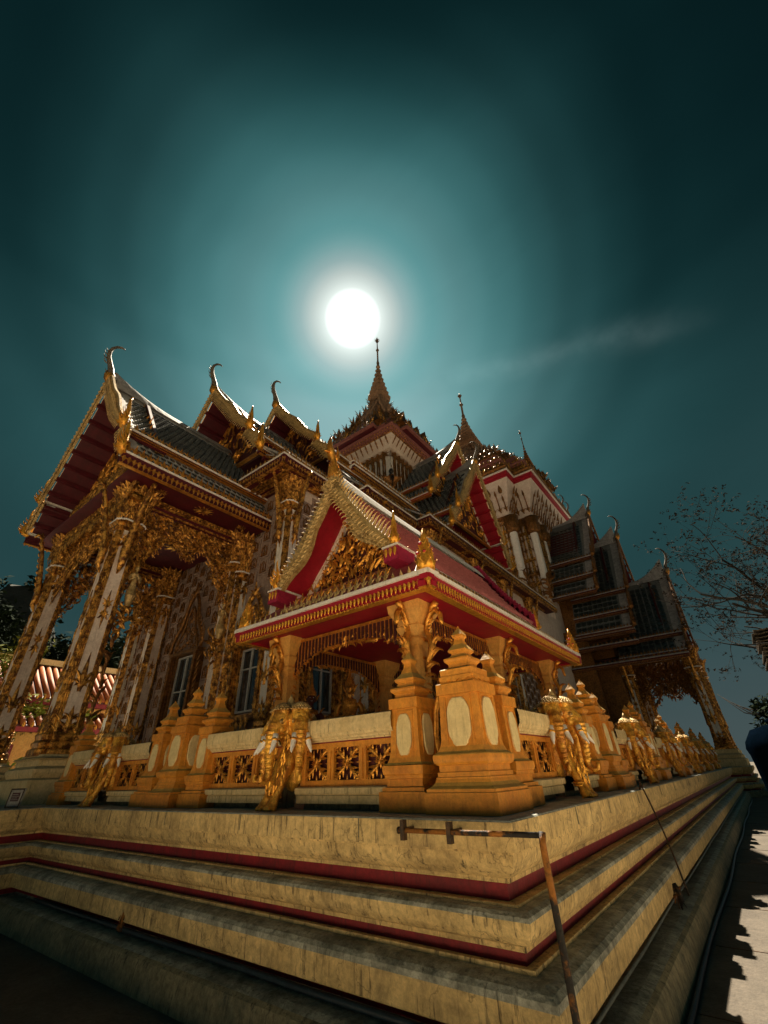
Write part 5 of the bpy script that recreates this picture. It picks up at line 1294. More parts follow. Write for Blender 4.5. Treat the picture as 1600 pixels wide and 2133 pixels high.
# pedestal blocks, columns
for s_ in (-1, 1):
    x = XC + s_ * 2.5
    mb = MB(); mb.plan([(.95, 0), (.95, .42), (.80, .46), (.86, .55), (.86, .62), (.70, .68), (.70, .78), (.80, .82), (.62, .86), (.60, .9)], SQ, sc=(1, .62)); mb.build('column_pedestal', 'railcream', porch, pp(x, 4.2, Z0))
    column(porch, pp(x, 4.2, Z0 + .88), 7.35, .33, brk=(0, -PI / 2) if s_ > 0 else (-PI / 2,))
    column(porch, pp(x, 8.1, Z0 + .3), 7.9, .30, brk=())
# beams, ceiling with gilt trims and rosettes
zb = 9.35
mb = MB()
for s_ in (-1, 1):
    x0, y0, z = pp(XC + s_ * 2.5 - .16, 4.0, zb); mb.box(x0, x0 + .32, y0, y0 + 4.3, z - .25, z + .15)
x0, y0, z = pp(XC - 2.5, 4.05, zb); mb.box(x0, x0 + 5.0, y0, y0 + .3, z - .25, z + .15); mb.build('beam', 'maroon', porch)
mb = MB()
for s_ in (-1, 1):
    x0, y0, z = pp(XC + s_ * 2.5, 4.0, zb)
    for k, (dz, w) in enumerate(((-.20, .19), (-.02, .22), (.1, .26))): mb.box(x0 - w, x0 + w, y0, y0 + 4.3, z + dz - .03, z + dz + .03)
    n_ = 34
    for i in range(n_): ball(mb, (x0 + .23, y0 + (i + .5) * 4.3 / n_, z + .05), (.035, .045, .035), 6)
mb.build('beam_gilding', 'goldtemple', porch, stuff=True)
mb = MB(); x0, y0, z = pp(XC - 3.75, 3.4, 9.56); mb.box(x0, x0 + 7.5, y0, y0 + 5.1, z, z + .05); mb.build('ceiling', 'maroon', porch)
def medallion(parent, c, r, m='goldtemple', name='ceiling_medallion'):
    mb = MB()
    for k in range(12):
        a = k * PI / 6; mb.tpl(xf(LEAF, 1, a - PI / 2), (c[0] + math.cos(a) * r * .25, c[1] + math.sin(a) * r * .25, c[2]), (1, 0, 0), (0, 1, 0), (0, 0, -1), r * .75)
    for k in range(8):
        a = k * PI / 4; mb.tpl(xf(LEAF, 1, a - PI / 2), (c[0], c[1], c[2] - .03), (1, 0, 0), (0, 1, 0), (0, 0, -1), r * .4)
    mb.build(name, m, parent)
for y in (4.6, 6.1, 7.6):
    for x in (XC + 3.15, XC - 3.15): medallion(porch, pp(x, y, 9.55), .34 if y == 6.1 else .2)
for y in (5.2, 7.0): medallion(porch, pp(XC, y, 9.55), .6)
scroll_valance(porch, pp(XC + 2.5, 4.45, 0)[:2], pp(XC + 2.5, 7.85, 0)[:2], pp(0, 0, 9.1)[2], .95, 3.3, seed=5, size=.32)
scroll_valance(porch, pp(XC - 2.5, 4.45, 0)[:2], pp(XC - 2.5, 7.85, 0)[:2], pp(0, 0, 9.1)[2], .95, 3.3, seed=6, size=.32)
scroll_valance(porch, pp(XC - 2.2, 4.2, 0)[:2], pp(XC + 2.2, 4.2, 0)[:2], pp(0, 0, 9.1)[2], .9, 2.6, seed=7, size=.36)
# gilt grape like bracket clusters with praying celestial figures either side of the arches
for (x, y, z, rz) in ((XC + 2.5, 4.75, 6.35, PI / 2), (XC + 2.5, 7.75, 6.0, PI / 2)):
    celestial(porch, pp(x + .2, y, z), rz, 1.1)
    mb = MB(); rnd = random.Random(3); O = pp(x + .1, y, z)
    for i in range(36):
        mb.tpl(xf((FLC, FLD)[i % 2], 1, rnd.uniform(-2.6, 2.6)), (O[0] + rnd.uniform(-.05, .15), O[1] + rnd.uniform(-.25, .25), O[2] - .3 - rnd.random() * .8), (0, 1, 0), (0, 0, 1), (1, 0, 0), .38)
    mb.build('flame_console', 'goldtemple', porch, stuff=True)
# ornate swags falling from the consoles beside each column
mb = MB()
for i in range(26):
    z = 5.2 - i * .11; O = pp(XC + 2.62, 4.72 - .02 * i * 0, z)
    mb.tpl(xf((FLA, FLB)[i % 2], 1, random.gauss(0, .5)), O, (0, 1, 0), (0, 0, 1), (1, 0, 0), .34)
mb.build('carved_swag', 'golddark', porch, stuff=True)

# ================================================================== MAIN HALL
hall = thing('temple_hall', 'long temple hall of rose and gold niche tiles with stepped white and crimson eaves', 'temple', (-15.0, 20.0, Z0))
HH = (-15.0, 20.0, Z0)
def hp(x, y, z): return (x - HH[0], y - HH[1], z - HH[2])
def h2(x, y): return (x - HH[0], y - HH[1])
zt0, zt1 = hp(0, 0, Z0)[2], hp(0, 0, 11.25)[2]
WALLS = [((-20.4, 8.4), (-10.4, 8.4)), ((-10.4, 8.4), (-10.4, 11.6)), ((-10.4, 11.6), (-9.5, 11.6)), ((-9.5, 11.6), (-9.5, 15.0)), ((-9.5, 15.0), (-8.8, 15.0)), ((-8.8, 15.0), (-8.8, 30.5)), ((-8.8, 30.5), (-8.8, 34.5)), ((-20.4, 34), (-20.4, 8.4))]
for i, (a, b) in enumerate(WALLS):
    flat_wall(hall, 'wall', h2(*a), h2(*b), zt0, zt1, 'tilerose_shaded' if i < 1 else 'pinkwhite')  # front wall takes the darker rose that carries the porch shade
# plinth mouldings at the foot of the wall
mb = MB(); pth = [h2(-20.4, 8.4), h2(-10.4, 8.4), h2(-10.4, 11.6), h2(-9.5, 11.6), h2(-9.5, 15), h2(-8.8, 15), h2(-8.8, 34.5)]
mb.sweep([(-.45, 0), (-.45, .35), (-.35, .42), (-.35, .55), (-.25, .62), (-.3, .75), (-.3, .85), (-.15, .95), (-.15, 1.15), (-.05, 1.25), (0, 1.3)], pth)
mb.build('wall_base', 'white', hall)
mb = MB()
for (a, b) in WALLS[:6]:
    a = np.array(h2(*a)); b = np.array(h2(*b)); d = b - a; L = np.linalg.norm(d); d /= L; f = (d[1], -d[0])
    for i in range(int(L / .3)):
        c = a + d * (i + .5) * .3; mb.tpl(CLU, (c[0] + f[0] * .18, c[1] + f[1] * .18, 1.15), (d[0], d[1], 0), (0, 0, 1), (f[0], f[1], 0), .5)
        mb.tpl(xf(CLO, 1, PI), (c[0] + f[0] * .33, c[1] + f[1] * .33, .8), (d[0], d[1], 0), (0, 0, 1), (f[0], f[1], 0), .3)
mb.build('wall_base_leaves', 'golddark', hall, stuff=True)
zA = hp(0, 0, 3.0)[2]
tiled_wall(hall, h2(-17.9, 8.4), h2(-12.9, 8.4), zA, hp(0, 0, 9.4)[2], lambda u, z: abs(u - 2.5) < (1.1 if z < zA + 2.6 else 1.1 - (z - zA - 2.6) * .42))
tiled_wall(hall, h2(-20.3, 8.4), h2(-18.3, 8.4), zA, hp(0, 0, 9.4)[2], lambda u, z: False)
tiled_wall(hall, h2(-12.5, 8.4), h2(-10.8, 8.4), zA, zt1 - .6, lambda u, z: abs(u - .9) < .75 and z < zA + 4.2)
tiled_wall(hall, h2(-10.4, 8.8), h2(-10.4, 11.3), zA, zt1 - .6, lambda u, z: abs(u - 1.3) < .8 and z < zA + 4.2)
tiled_wall(hall, h2(-9.5, 11.9), h2(-9.5, 14.8), zA, zt1 - .6, lambda u, z: abs(u - 1.5) < .8 and z < zA + 4.2)
tiled_wall(hall, h2(-8.8, 15.4), h2(-8.8, 23.2), zA, zt1 - .6, lambda u, z: min(abs(u - 2.1), abs(u - 5.6)) < .8 and z < zA + 3.6)
tiled_wall(hall, h2(-8.8, 23.5), h2(-8.8, 30.2), zA, zA + 4.8, lambda u, z: False)
portal(hall, hp(-15.4, 8.38, 0), 0, 1.15, 3.6, 6.0, 'door', Z0 + .6 + 0, 3)
for c, rz in ((hp(-11.55, 8.38, 0), 0), (hp(-10.38, 10.15, 0), PI / 2), (hp(-9.48, 13.4, 0), PI / 2), (hp(-8.78, 17.5, 0), PI / 2), (hp(-8.78, 21.0, 0), PI / 2)):
    portal(hall, c, rz, .95, 1.85, 3.6, 'window', 3.35, 4)
# corner columns with lotus capitals and brackets
for (x, y, b) in ((-10.45, 8.35, (0, -PI / 2)), (-10.45, 11.5, (0,)), (-9.5, 11.65, (0,)), (-9.5, 15.0, (0,)), (-8.85, 15.05, (0,)), (-8.85, 19.2, (0,)), (-8.85, 23.0, (0,)), (-8.85, 27.0, (0,)), (-12.75, 8.3, ()), (-18.05, 8.3, ()), (-20.3, 8.35, ())):
    column(hall, hp(x, y, Z0 + 1.2), 8.7 if x > -12 else 6.6, .30, brk=b, capH=1.5, dark=True)
# eaves: soffit slabs with trims, white capped fascias, crests
ze = 11.45
EV = [((-12.2, 7.15), (-9.6, 7.15), (0, -1)), ((-9.6, 7.15), (-9.6, 10.6), (1, 0)), ((-9.6, 10.6), (-8.65, 10.6), (0, -1)), ((-8.65, 10.6), (-8.65, 14.1), (1, 0)), ((-8.65, 14.1), (-7.95, 14.1), (0, -1)), ((-7.95, 14.1), (-7.95, 25.6), (1, 0)), ((-7.95, 25.6), (-7.95, 31.0), (1, 0))]
for i, (a, b, f) in enumerate(EV):
    eave(hall, hp(*a, ze), hp(*b, ze), f, top='white', red='maroon', gold='goldtemple', H=.32, leaf=.30, leafm='goldtemple', step=.24, obj=(i < 4))
for (x0, x1, y0, y1) in ((-12.3, -9.75, 7.3, 10.7), (-11, -8.8, 10.71, 14.2), (-10, -8.1, 14.21, 31)):
    mb = MB(); a = hp(x0, y0, 11.12); mb.box(a[0], a[0] + x1 - x0, a[1], a[1] + y1 - y0, a[2], a[2] + .06); mb.build('soffit', 'maroon', hall)
# inner gilt rectangles on the soffits
mb = MB(); 
def trim(x0, x1, y0, y1, w=.09, z=11.08):
    a = hp(x0, y0, z); b = hp(x1, y1, z)
    mb.box(a[0], b[0], a[1], a[1] + w, a[2] - .05, a[2] + .05); mb.box(a[0], b[0], b[1] - w, b[1], a[2] - .05, a[2] + .05); mb.box(a[0], a[0] + w, a[1] + w, b[1] - w, a[2] - .05, a[2] + .05); mb.box(b[0] - w, b[0], a[1] + w, b[1] - w, a[2] - .05, a[2] + .05)
trim(-12.1, -10.25, 8.0 - .15, 8.2); trim(-12.1, -10.0, 7.6, 7.75); trim(-10.3, -10.15, 8.2, 11.4); trim(-9.4, -9.25, 11.6, 14.9); trim(-8.7, -8.55, 15, 30)
mb.build('soffit_trim', 'goldtemple', hall)
for (x, y) in ((-11.2, 7.55), (-10.0, 7.6), (-10.0, 9.2), (-9.0, 11.2), (-9.1, 13.0), (-8.35, 16), (-8.35, 18), (-8.35, 20), (-8.35, 22)): medallion(hall, hp(x, y, 11.11), .28)
# low roofs rising from those eaves to the towers
def lean(x0, x1, y0, y1, z0, z1, name='lean_to_roof'):
    mb = MB(); mb.add([hp(x0, y0, z0), hp(x0, y1, z0), hp(x1, y1, z1), hp(x1, y0, z1), hp(x0, y0, z0 - .1), hp(x0, y1, z0 - .1), hp(x1, y1, z1 - .1), hp(x1, y0, z1 - .1)], [[0, 1, 2, 3], [7, 6, 5, 4], [0, 3, 7, 4], [1, 5, 6, 2], [0, 4, 5, 1]]); mb.build(name, 'greyridge', hall)
    mb = MB(); cols = int((y1 - y0) / .3); rows = max(2, int(math.hypot(x1 - x0, z1 - z0) / .3))
    for r in range(rows):
        for c in range(cols):
            f0, f1 = (r + 1.1) / rows, r / rows
            xa, za = x1 + (x0 - x1) * f1, z1 + (z0 - z1) * f1; xb, zb_ = x1 + (x0 - x1) * min(1, f0), z1 + (z0 - z1) * min(1, f0)
            ya = y0 + (c + .04) * (y1 - y0) / cols; yb = y0 + (c + .96) * (y1 - y0) / cols
            mb.add([hp(xa, ya, za + .01), hp(xa, yb, za + .01), hp(xb, yb, zb_ + .05), hp(xb, ya, zb_ + .05), hp(xb, yb, zb_ + .0), hp(xb, ya, zb_ + .0)], [[0, 3, 2, 1], [3, 5, 4, 2]])
    mb.build('roof_tiles', 'darktile', hall, stuff=True)
lean(-9.75, -11.4, 7.3, 12, 11.47, 12.9); lean(-8.8, -11.0, 10.75, 15, 11.47, 13.6); lean(-8.1, -11.2, 14.25, 31, 11.47, 13.8)
# second small eaves stepping up above the first (white edged)
for (a, b, f, z) in (((-9.6, 10.9), (-9.6, 16.0), (1, 0), 13.2), ((-10.6, 12.0), (-10.6, 17.0), (1, 0), 14.6)):
    eave(hall, hp(*a, z), hp(*b, z), f, H=.26, leaf=.28, step=.26, obj=False)
# side wing with two stacked gables facing right
for (x, z, y) in ((-8.45, 18.1, 20.6), (-9.45, 20.2, 20.6)):
    zz = 12.8 if x > -9 else 15.2
    gable_roof(hall, hp(x + .1, y, 0), PI / 2, 6.0, [dict(x0=0, z0=z, x1=2.9, z1=zz + .9, y=0, sag=.15, bt=.5, eleaf=.24, eH=.12), dict(x0=2.75, z0=zz + .8, x1=3.7, z1=zz - .5, y=.1, sag=0, bt=.1, eH=.18, eleaf=.24)],
        tw=.3, tl=.32, chofa=1.9, naga=1.15, leafstep=.2, boardleaf=.36, pedstep=.4, pedsize=.55, soffit='crimson', chm='greyridge', over=.8)

# ================================================================== SPIRE TOWERS
def tower_tip(parent, c, z0, z1, r0, m='golddark', seed=1, rows=7, shape=RED):
    """tiers of antefixes shrinking into a ringed needle spire with finial"""
    rnd = random.Random(seed); H = z1 - z0; mb = MB(); lf = MB(); z = z0; r = r0
    zt = z0 + H * .34; prof = []
    for k in range(rows):
        t = k / rows; rr = r0 * (1 - t) ** 1.25 + r0 * .14 * t; h = (zt - z0) / rows
        zz = z0 + k * h
        prof += [(rr, zz), (rr, zz + h * .22), (rr * .86, zz + h * .30), (rr * .82, zz + h * .98)]
        per = int(max(2, min(9, rr / .38)))
        for sd in range(4):
            for i in range(-per, per + 1):
                u = i / per * rr * .95; x, y = u, -rr * (1.0 if abs(i / per) < .65 else .88); U = (1, 0, 0); f = (0, -1, 0)
                for _ in range(sd): x, y = -y, x; U = (-U[1], U[0], 0); f = (-f[1], f[0], 0)
                big = i == 0 or abs(i) == per
                lf.tpl(CLU if big else CLO, (x, y, zz + h * .2), U, (0, 0, 1), f, h * (1.35 if big else .8) * rnd.uniform(.9, 1.1))
    mb.plan(prof, shape)
    r1 = r0 * .19; prof = [(r1 * 1.35, zt), (r1 * 1.35, zt + .1), (r1 * 1.1, zt + H * .02)]
    n = 7
    for k in range(n):
        t = k / n; rr = r1 * (1.0 * (1 - t) ** 1.35 + .26); z = zt + H * .03 + H * .30 * t
        prof += [(rr, z), (rr * 1.42, z + H * .012), (rr * 1.35, z + H * .018), (rr * .78, z + H * .024)]
        if k < 11:
            for i in range(8):
                a = i * PI / 4; ca, sa = math.cos(a), math.sin(a); lf.tpl(CLO, (rr * ca, rr * sa, z), (-sa, ca, 0), (0, 0, 1), (ca, sa, 0), H * .034 * (1 - t * .5))
    mb.plan(prof, shape)
    zn = zt + H * .33
    mb.lathe([(r1 * .30, zn), (r1 * .42, zn + H * .01), (r1 * .22, zn + H * .03), (r1 * .28, zn + H * .05), (r1 * .16, zn + H * .075), (r1 * .15, zn + H * .17), (r1 * .32, zn + H * .185), (r1 * .12, zn + H * .20), (r1 * .08, zn + H * .28), (r1 * .3, zn + H * .295), (r1 * .05, zn + H * .31), (.01, zn + H * .33)], n=8)
    for i in range(6):
        a = i * PI / 3; ca, sa = math.cos(a), math.sin(a); lf.tpl(CLO, (0.05 * ca, .05 * sa, zn + H * .27), (-sa, ca, 0), (0, 0, 1), (ca, sa, 0), H * .045)
    mb.build('spire', m, parent, c); lf.build('spire_antefixes', m, parent, c, stuff=True)
tw1 = thing('spire_tower', 'central square tower with soaring ringed spire directly below the sun', 'spire tower', (-15.4, 20.6, 12.0))
C1 = (0, 0, -12.0)
def lay(parent, name, m, prof, shape=SQ, c=C1): return MB().plan(prof, shape).build(name, m, parent, c)
lay(tw1, 'tower_wall', 'white', [(2.75, 12.0), (2.75, 20.1)])
mb = MB(); lf = MB()
for sd in range(4):
    for i in range(-5, 6):   # fluted gilt pilaster strips
        U = (1, 0, 0); f = (0, -1, 0); u = i * .46
        def rot(x, y):
            for _ in range(sd): x, y = -y, x
            return x, y
        for dx in (-.085, .085):
            a = rot(u + dx, -2.78); b = rot(u + dx, -2.86)
            P = [(*rot(u + dx, -2.80), 14.5 + k * .35) for k in range(15)]
            mb.tube(P, [.05, .06] * 7 + [.05], 5, sm=False)
        x, y = rot(u, -2.84); 
        for _ in range(sd): U = (-U[1], U[0], 0); f = (-f[1], f[0], 0)
        lf.tpl(xf(CLU, 1, PI), (x, y, 20.1), U, (0, 0, 1), f, 1.1); lf.tpl(CLU, (x, y, 15.0), U, (0, 0, 1), f, .8)
        for z in (17.0, 18.2, 19.0): lf.tpl(CLO, (x, y, z), U, (0, 0, 1), f, .3)
for k in range(4):   # ornate corner figures and niches
    sx, sy = ((1, -1), (1, 1), (-1, 1), (-1, -1))[k]
    for r_ in range(14):
        lf.tpl(xf((FLC, FLD)[r_ % 2], 1, random.uniform(-2, 2)), (sx * 2.85, sy * 2.85, 16.2 + r_ * .26), (.7, .7 * -sx * sy * -1, 0), (0, 0, 1), (sx * .7, sy * .7, 0), .8)
mb.build('pilaster_strips', 'golddark', tw1, C1, stuff=True); lf.build('tower_ornament', 'golddark', tw1, C1, stuff=True)
# niche figure with garuda wings on the near corner
mb = MB(); 
mb.tube([(2.9, -2.9, 16.4), (2.95, -2.95, 17.0), (2.95, -2.95, 17.5), (2.9, -2.9, 17.9)], [.35, .25, .32, .12], 10); ball(mb, (2.95, -2.95, 18.1), (.15, .15, .2), 10)
mb.build('garuda_figure', 'black', tw1, C1)
mb = MB()
for k in range(16): mb.tpl(xf((FLC, FLD)[k % 2], 1, (1 if k % 2 else -1) * (.5 + .12 * k)), (3.1, -3.1, 16.6 + (k // 2) * .15), (.7, .7, 0), (0, 0, 1), (.7, -.7, 0), .9)
mb.build('garuda_wings', 'golddark', tw1, C1, stuff=True)
lay(tw1, 'cove_frieze', 'pinkwhite', [(3.0, 20.05), (3.05, 20.1), (3.5, 20.75)])
lf = MB()
for sd in range(4):
    for i in range(-7, 8):
        U = (1, 0, 0); f = np.array((0, -.83, -.56)); W = np.array((0, -.56, .83)); x, y = i * .43, -3.36
        for _ in range(sd): x, y = -y, x; U = (-U[1], U[0], 0); f = np.array((-f[1], f[0], f[2])); W = np.array((-W[1], W[0], W[2]))
        lf.tpl(LEAF, (x, y, 20.42), U, W, f, .42); lf.tpl(xf(LEAF, 1, PI), (x, y, 20.42), U, W, f, .32)
lf.build('frieze_lozenges', 'golddark', tw1, C1, stuff=True)
lay(tw1, 'cornice', 'rosebrown', [(3.5, 20.75), (3.58, 20.78), (3.58, 20.9), (3.68, 20.95), (3.68, 21.12), (3.8, 21.2), (3.8, 21.3)])
mb = MB()
for r_, z in ((3.60, 20.84), (3.70, 21.04)):
    for sd in range(4):
        for i in range(34):
            u = (i - 16.5) / 17 * r_ ; x, y = u, -r_
            for _ in range(sd): x, y = -y, x
            ball(mb, (x, y, z), (.055, .055, .06), 5)
mb.plan([(3.52, 20.74), (3.56, 20.76), (3.56, 20.78), (3.5, 20.78)], SQ)
mb.build('cornice_beads', 'goldtemple', tw1, C1, stuff=True)
lay(tw1, 'eave_soffit', 'maroon', [(3.4, 21.3), (4.02, 21.55), (4.1, 21.6)], RED)
lay(tw1, 'upper_roof', 'darktile', [(4.1, 21.62), (4.15, 21.8), (3.5, 22.6)], RED)
for k, (r_, z, h) in enumerate(((4.12, 21.72, .5), (3.55, 22.6, .55), (3.0, 23.6, .55))):
    mb = MB(); mb.plan([(r_ - .2, z - .2), (r_, z - .15), (r_ + .03, z), (r_ - .1, z + .1), (r_ - .5, z + .9)], RED); mb.build('roof_tier', 'rosebrown' if k < 2 else 'spirebrown', tw1, C1)
    lf = MB(); per = 9 - k
    for sd in range(4):
        for i in range(-per, per + 1):
            uu = i / per; off = 1.0 if abs(uu) <= .6 else (.87 if abs(uu) <= .76 else .76); u = uu * r_ * .98; x, y = u, -r_ * off; U = (1, 0, 0); f = (0, -1, 0)
            for _ in range(sd): x, y = -y, x; U = (-U[1], U[0], 0); f = (-f[1], f[0], 0)
            lf.tpl(CLO, (x, y, z), U, (0, 0, 1), f, h * .85)
            if i in (-per, 0, per) or abs(abs(uu) - .6) < .07: lf.tpl(CLU, (x, y, z), U, (0, 0, 1), f, h * 1.5)
    lf.build('tier_antefixes', 'goldtemple' if k == 0 else 'golddark', tw1, C1, stuff=True)
    # dormer gablets
    gm = cached(('gablet', 1), lambda: MB().prism([(-.5, 0), (.5, 0), (.12, .75), (0, 1.25), (-.12, .75)], (0, 0, 0), (1, 0, 0), (0, 0, 1), 0, .7, 0).prism([(-.3, .05), (.3, .05), (0, .72)], (0, -.72, 0), (1, 0, 0), (0, 0, 1), 0, .03, 1).mesh('gablet', ['golddark', 'black']))
    for sd in range(4):
        for u in (-.5, 0, .5) if k == 0 else (0,):
            x, y = u * r_ * 1.3 if abs(u) < .6 else 0, -r_ + .75
            a = sd * PI / 2; o = inst(gm, 'gablet', tw1, (x * math.cos(a) - y * math.sin(a), x * math.sin(a) + y * math.cos(a), z - 12.0 + .1), rot=(0, 0, a), scale=(.85, 1, .85))
tower_tip(tw1, C1, 23.9, 37.4, 2.6, m='spirebrown', seed=2, rows=6)

tw2 = thing('spire_tower', 'broad rear tower with flared lotus cornice, a tall spire and a smaller spire', 'spire tower', (-15.4, 38.6, 12.0))
CX = []
for k in range(4):
    for (x, y) in ((1, -.78), (1, .78), (.79, .78), (.79, .79), (.78, .79), (.78, 1)):
        for _ in range(k): x, y = -y, x
        CX.append((x, y))
CX = []
for k in range(4):
    for (x, y) in ((1, -.79), (1, .79), (.79, .79)):
        for _ in range(k): x, y = -y, x
        CX.append((x, y))
lay(tw2, 'tower_wall', 'pinkwhite', [(6.55, 10.0), (6.55, 20.4)], CX)
def faces(r, n_long, n_short):
    """points on the cross plan faces: yields (x,y,U,f)"""
    for sd in range(4):
        out = []
        for i in range(n_long): out.append(((i + .5) / n_long * 2 * .79 * r - .79 * r, -r, (1, 0, 0), (0, -1, 0)))
        for i in range(n_short):
            t = (i + .5) / n_short; out.append((.79 * r + t * .21 * r, -.79 * r, (1, 0, 0), (0, -1, 0))); out.append((-.79 * r - t * .21 * r, -.79 * r, (1, 0, 0), (0, -1, 0)))
        for x, y, U, f in out:
            for _ in range(sd): x, y = -y, x; U = (-U[1], U[0], 0); f = (-f[1], f[0], 0)
            yield x, y, U, f
mb = MB(); lf = MB()
for x, y, U, f in faces(6.58, 12, 2):
    for dx in (-.3, 0, .3):
        mb.tube([(x + U[0] * dx + f[0] * .04, y + U[1] * dx + f[1] * .04, 13 + k * .5) for k in range(15)], [.07, .10] * 7 + [.07], 5, sm=False)
    for z in (13.4, 15.6, 17.2, 18.2): lf.tpl(CLO, (x + f[0] * .14, y + f[1] * .14, z), U, (0, 0, 1), f, .55)
    lf.tpl(xf(CLU, 1, PI), (x + f[0] * .1, y + f[1] * .1, 20.4), U, (0, 0, 1), f, 1.3)
    lf.tpl(CLU, (x + f[0] * .1, y + f[1] * .1, 14.9), U, (0, 0, 1), f, 1.1)
for z in (14.2, 16.4, 18.9):
    mb.plan([(6.58, z), (6.72, z + .05), (6.72, z + .28), (6.58, z + .33)], CX)
mb.build('beaded_strips', 'goldtemple', tw2, C1, stuff=True); lf.build('tower_ornament', 'golddark', tw2, C1, stuff=True)
for x, y in ((6.5, -5.2), (5.2, -6.5), (6.5, 5.2), (-5.2, -6.5), (6.5, -3.0)):   # white engaged corner shafts with lotus heads
    mb = MB(); mb.plan([(.28, 13.2), (.28, 18.9)], CH8); mb.build('corner_shaft', 'ivory', tw2, (x, y, -12.0))
    mb = MB(); mb.lathe([(.45, 18.8), (.6, 19.1), (.5, 19.4), (.7, 20.3)], (0, 0, 0), 10)
    for r_ in range(3):
        for k in range(12):
            a = k * PI / 6; ca, sa = math.cos(a), math.sin(a); mb.tpl(CLO, (.5 * ca, .5 * sa, 18.9 + r_ * .45), (-sa, ca, 0), (0, 0, 1), (ca, sa, 0), .6)
    mb.build('lotus_head', 'golddark', tw2, (x, y, -12.0))
    mb = MB()
    for k in range(14): mb.tpl(xf((FLC, FLD)[k % 2], 1, random.uniform(-2, 2)), (0, 0, 13 + k * .12), (.7, .7, 0), (0, 0, 1), (.7, -.7, 0), 1.0)
    mb.build('corner_guardian', 'golddark', tw2, (x + .35, y - .35, -12.0), stuff=True)
lay(tw2, 'capital_band', 'golddark', [(6.6, 20.2), (6.75, 20.25), (6.75, 20.55), (6.62, 20.6)], CX)
lay(tw2, 'flared_cove', 'pinkwhite', [(6.6, 20.6), (6.75, 21.3), (7.05, 22.3), (7.5, 23.4), (7.65, 23.75)], CX)
lf = MB()
for i, (x, y, U, f) in enumerate(faces(6.85, 20, 3)):   # lotus buds on stalks with little framed niches between
    f = np.array(f, float); W = np.array((0, 0, 1)) * .94 + f * .33; Nn = f * .94 - np.array((0, 0, 1)) * .33; U = np.array(U)
    P0 = np.array((x, y, 20.9)) + f * (-.10); 
    hh = 2.5 if i % 2 == 0 else 1.5
    lf.beam(P0, P0 + W * hh * .7, .09, .06, 0, up=tuple(Nn)); lf.tpl(LEAF, P0 + W * hh * .62 + Nn * .06, U, W, Nn, .62); lf.tpl(CLO, P0 + W * .1 + Nn * .05, U, W, Nn, .6)
    if i % 2:
        c = P0 + W * 2.0 + Nn * .1
        lf.tpl(xf(ANT, 1, 0), c - W * .3, U, W, Nn, .8)
lf.build('lotus_buds', 'golddark', tw2, C1, stuff=True)
lay(tw2, 'cornice', 'crimson', [(7.6, 23.75), (7.72, 23.8), (7.72, 24.0), (7.85, 24.05), (7.85, 24.3)], CX)
lay(tw2, 'cornice_line', 'white', [(7.86, 24.3), (7.98, 24.32), (7.98, 24.42), (7.86, 24.44)], CX)
for k, (r_, z, h) in enumerate(((7.9, 24.9, .75), (7.3, 26.2, .8), (6.4, 27.6, .9), (5.4, 29.0, .9))):
    mb = MB(); mb.plan([(r_ - .1, z - .5), (r_ + .05, z - .45), (r_ - .05, z - .25), (r_ + .05, z - .1), (r_ + .05, z), (r_ - .1, z + .05), (r_ - .5, z + .4), (r_ - .7, z + 1.1)], CX); mb.build('roof_tier', 'golddark' if k != 1 else 'rosebrown', tw2, C1)
    lf = MB()
    for i, (x, y, U, f) in enumerate(faces(r_, 26 - 3 * k, 4)):
        lf.tpl(CLO, (x, y, z - .42), U, (0, 0, 1), f, .34); lf.tpl(CLO if i % 3 else CLU, (x, y, z), U, (0, 0, 1), f, h * (.55 if i % 3 else .85))
    lf.build('tier_antefixes', 'goldtemple' if k < 2 else 'golddark', tw2, C1, stuff=True)
tower_tip(tw2, C1, 29.5, 44.9, 4.6, m='spirebrown', seed=4, rows=6)
for (x, y) in ((6.3, 0), (0, -6.3)): tower_tip(tw2, (x, y, -12.0), 26.0, 34.4 if x else 31, 1.6, seed=5, rows=4)
for k, (x, y) in enumerate(((7.2, 6.0), (7.3, 7.2))): inst(cached(('chofa', 1.9, 'greyridge'), None), 'chofa', tw2, (x, y, 26.4 - 12 - k * .4), rot=(0, 0, PI / 2))

# ================================================================== REAR PORCH (faces right)
YC = 38.6
rear = thing('rear_porch', 'shadowed far porch at right with three dark tiled gables stepping down towards bare tree', 'temple porch', (-3.0, YC, Z0))
RP = (-3.0, YC, Z0)
def rp(x, y, z): return (x - RP[0], y - RP[1], z - RP[2])
for (x, tiers, L, ch) in ((-5.4, [(0, 21.4, 3.5, 16.2), (3.35, 15.9, 4.2, 14.5), (4.05, 14.2, 4.8, 13.0)], 5.0, 2.4), (-3.85, [(0, 18.3, 3.3, 13.0), (3.15, 12.8, 4.0, 11.3), (3.9, 11.1, 4.7, 9.9)], 4.0, 2.5), (-1.35, [(0, 14.3, 3.2, 9.3), (3.1, 9.15, 4.1, 8.0)], 4.2, 2.4)):
    tl_ = [dict(x0=a, z0=b, x1=c, z1=d, y=.1 * i, sag=.12 if i == 0 else 0, bt=.7 if i == 0 else .15, bv=.6, eH=.22, eleaf=.25, bb=.1) for i, (a, b, c, d) in enumerate(tiers)]
    gable_roof(rear, rp(x, YC, 0), PI / 2, L, tl_, tile='greentile', ridgem='greyridge', soffit='maroon', boardm='golddark', leafm='golddark', chofa=ch, over=1.0, tw=.36, tl=.40, naga=1.15, ped='golddark', leafstep=.25, boardleaf=.4, pedstep=.5, pedsize=.7, border='greyridge', eavetop='greyridge', rise=1.35)
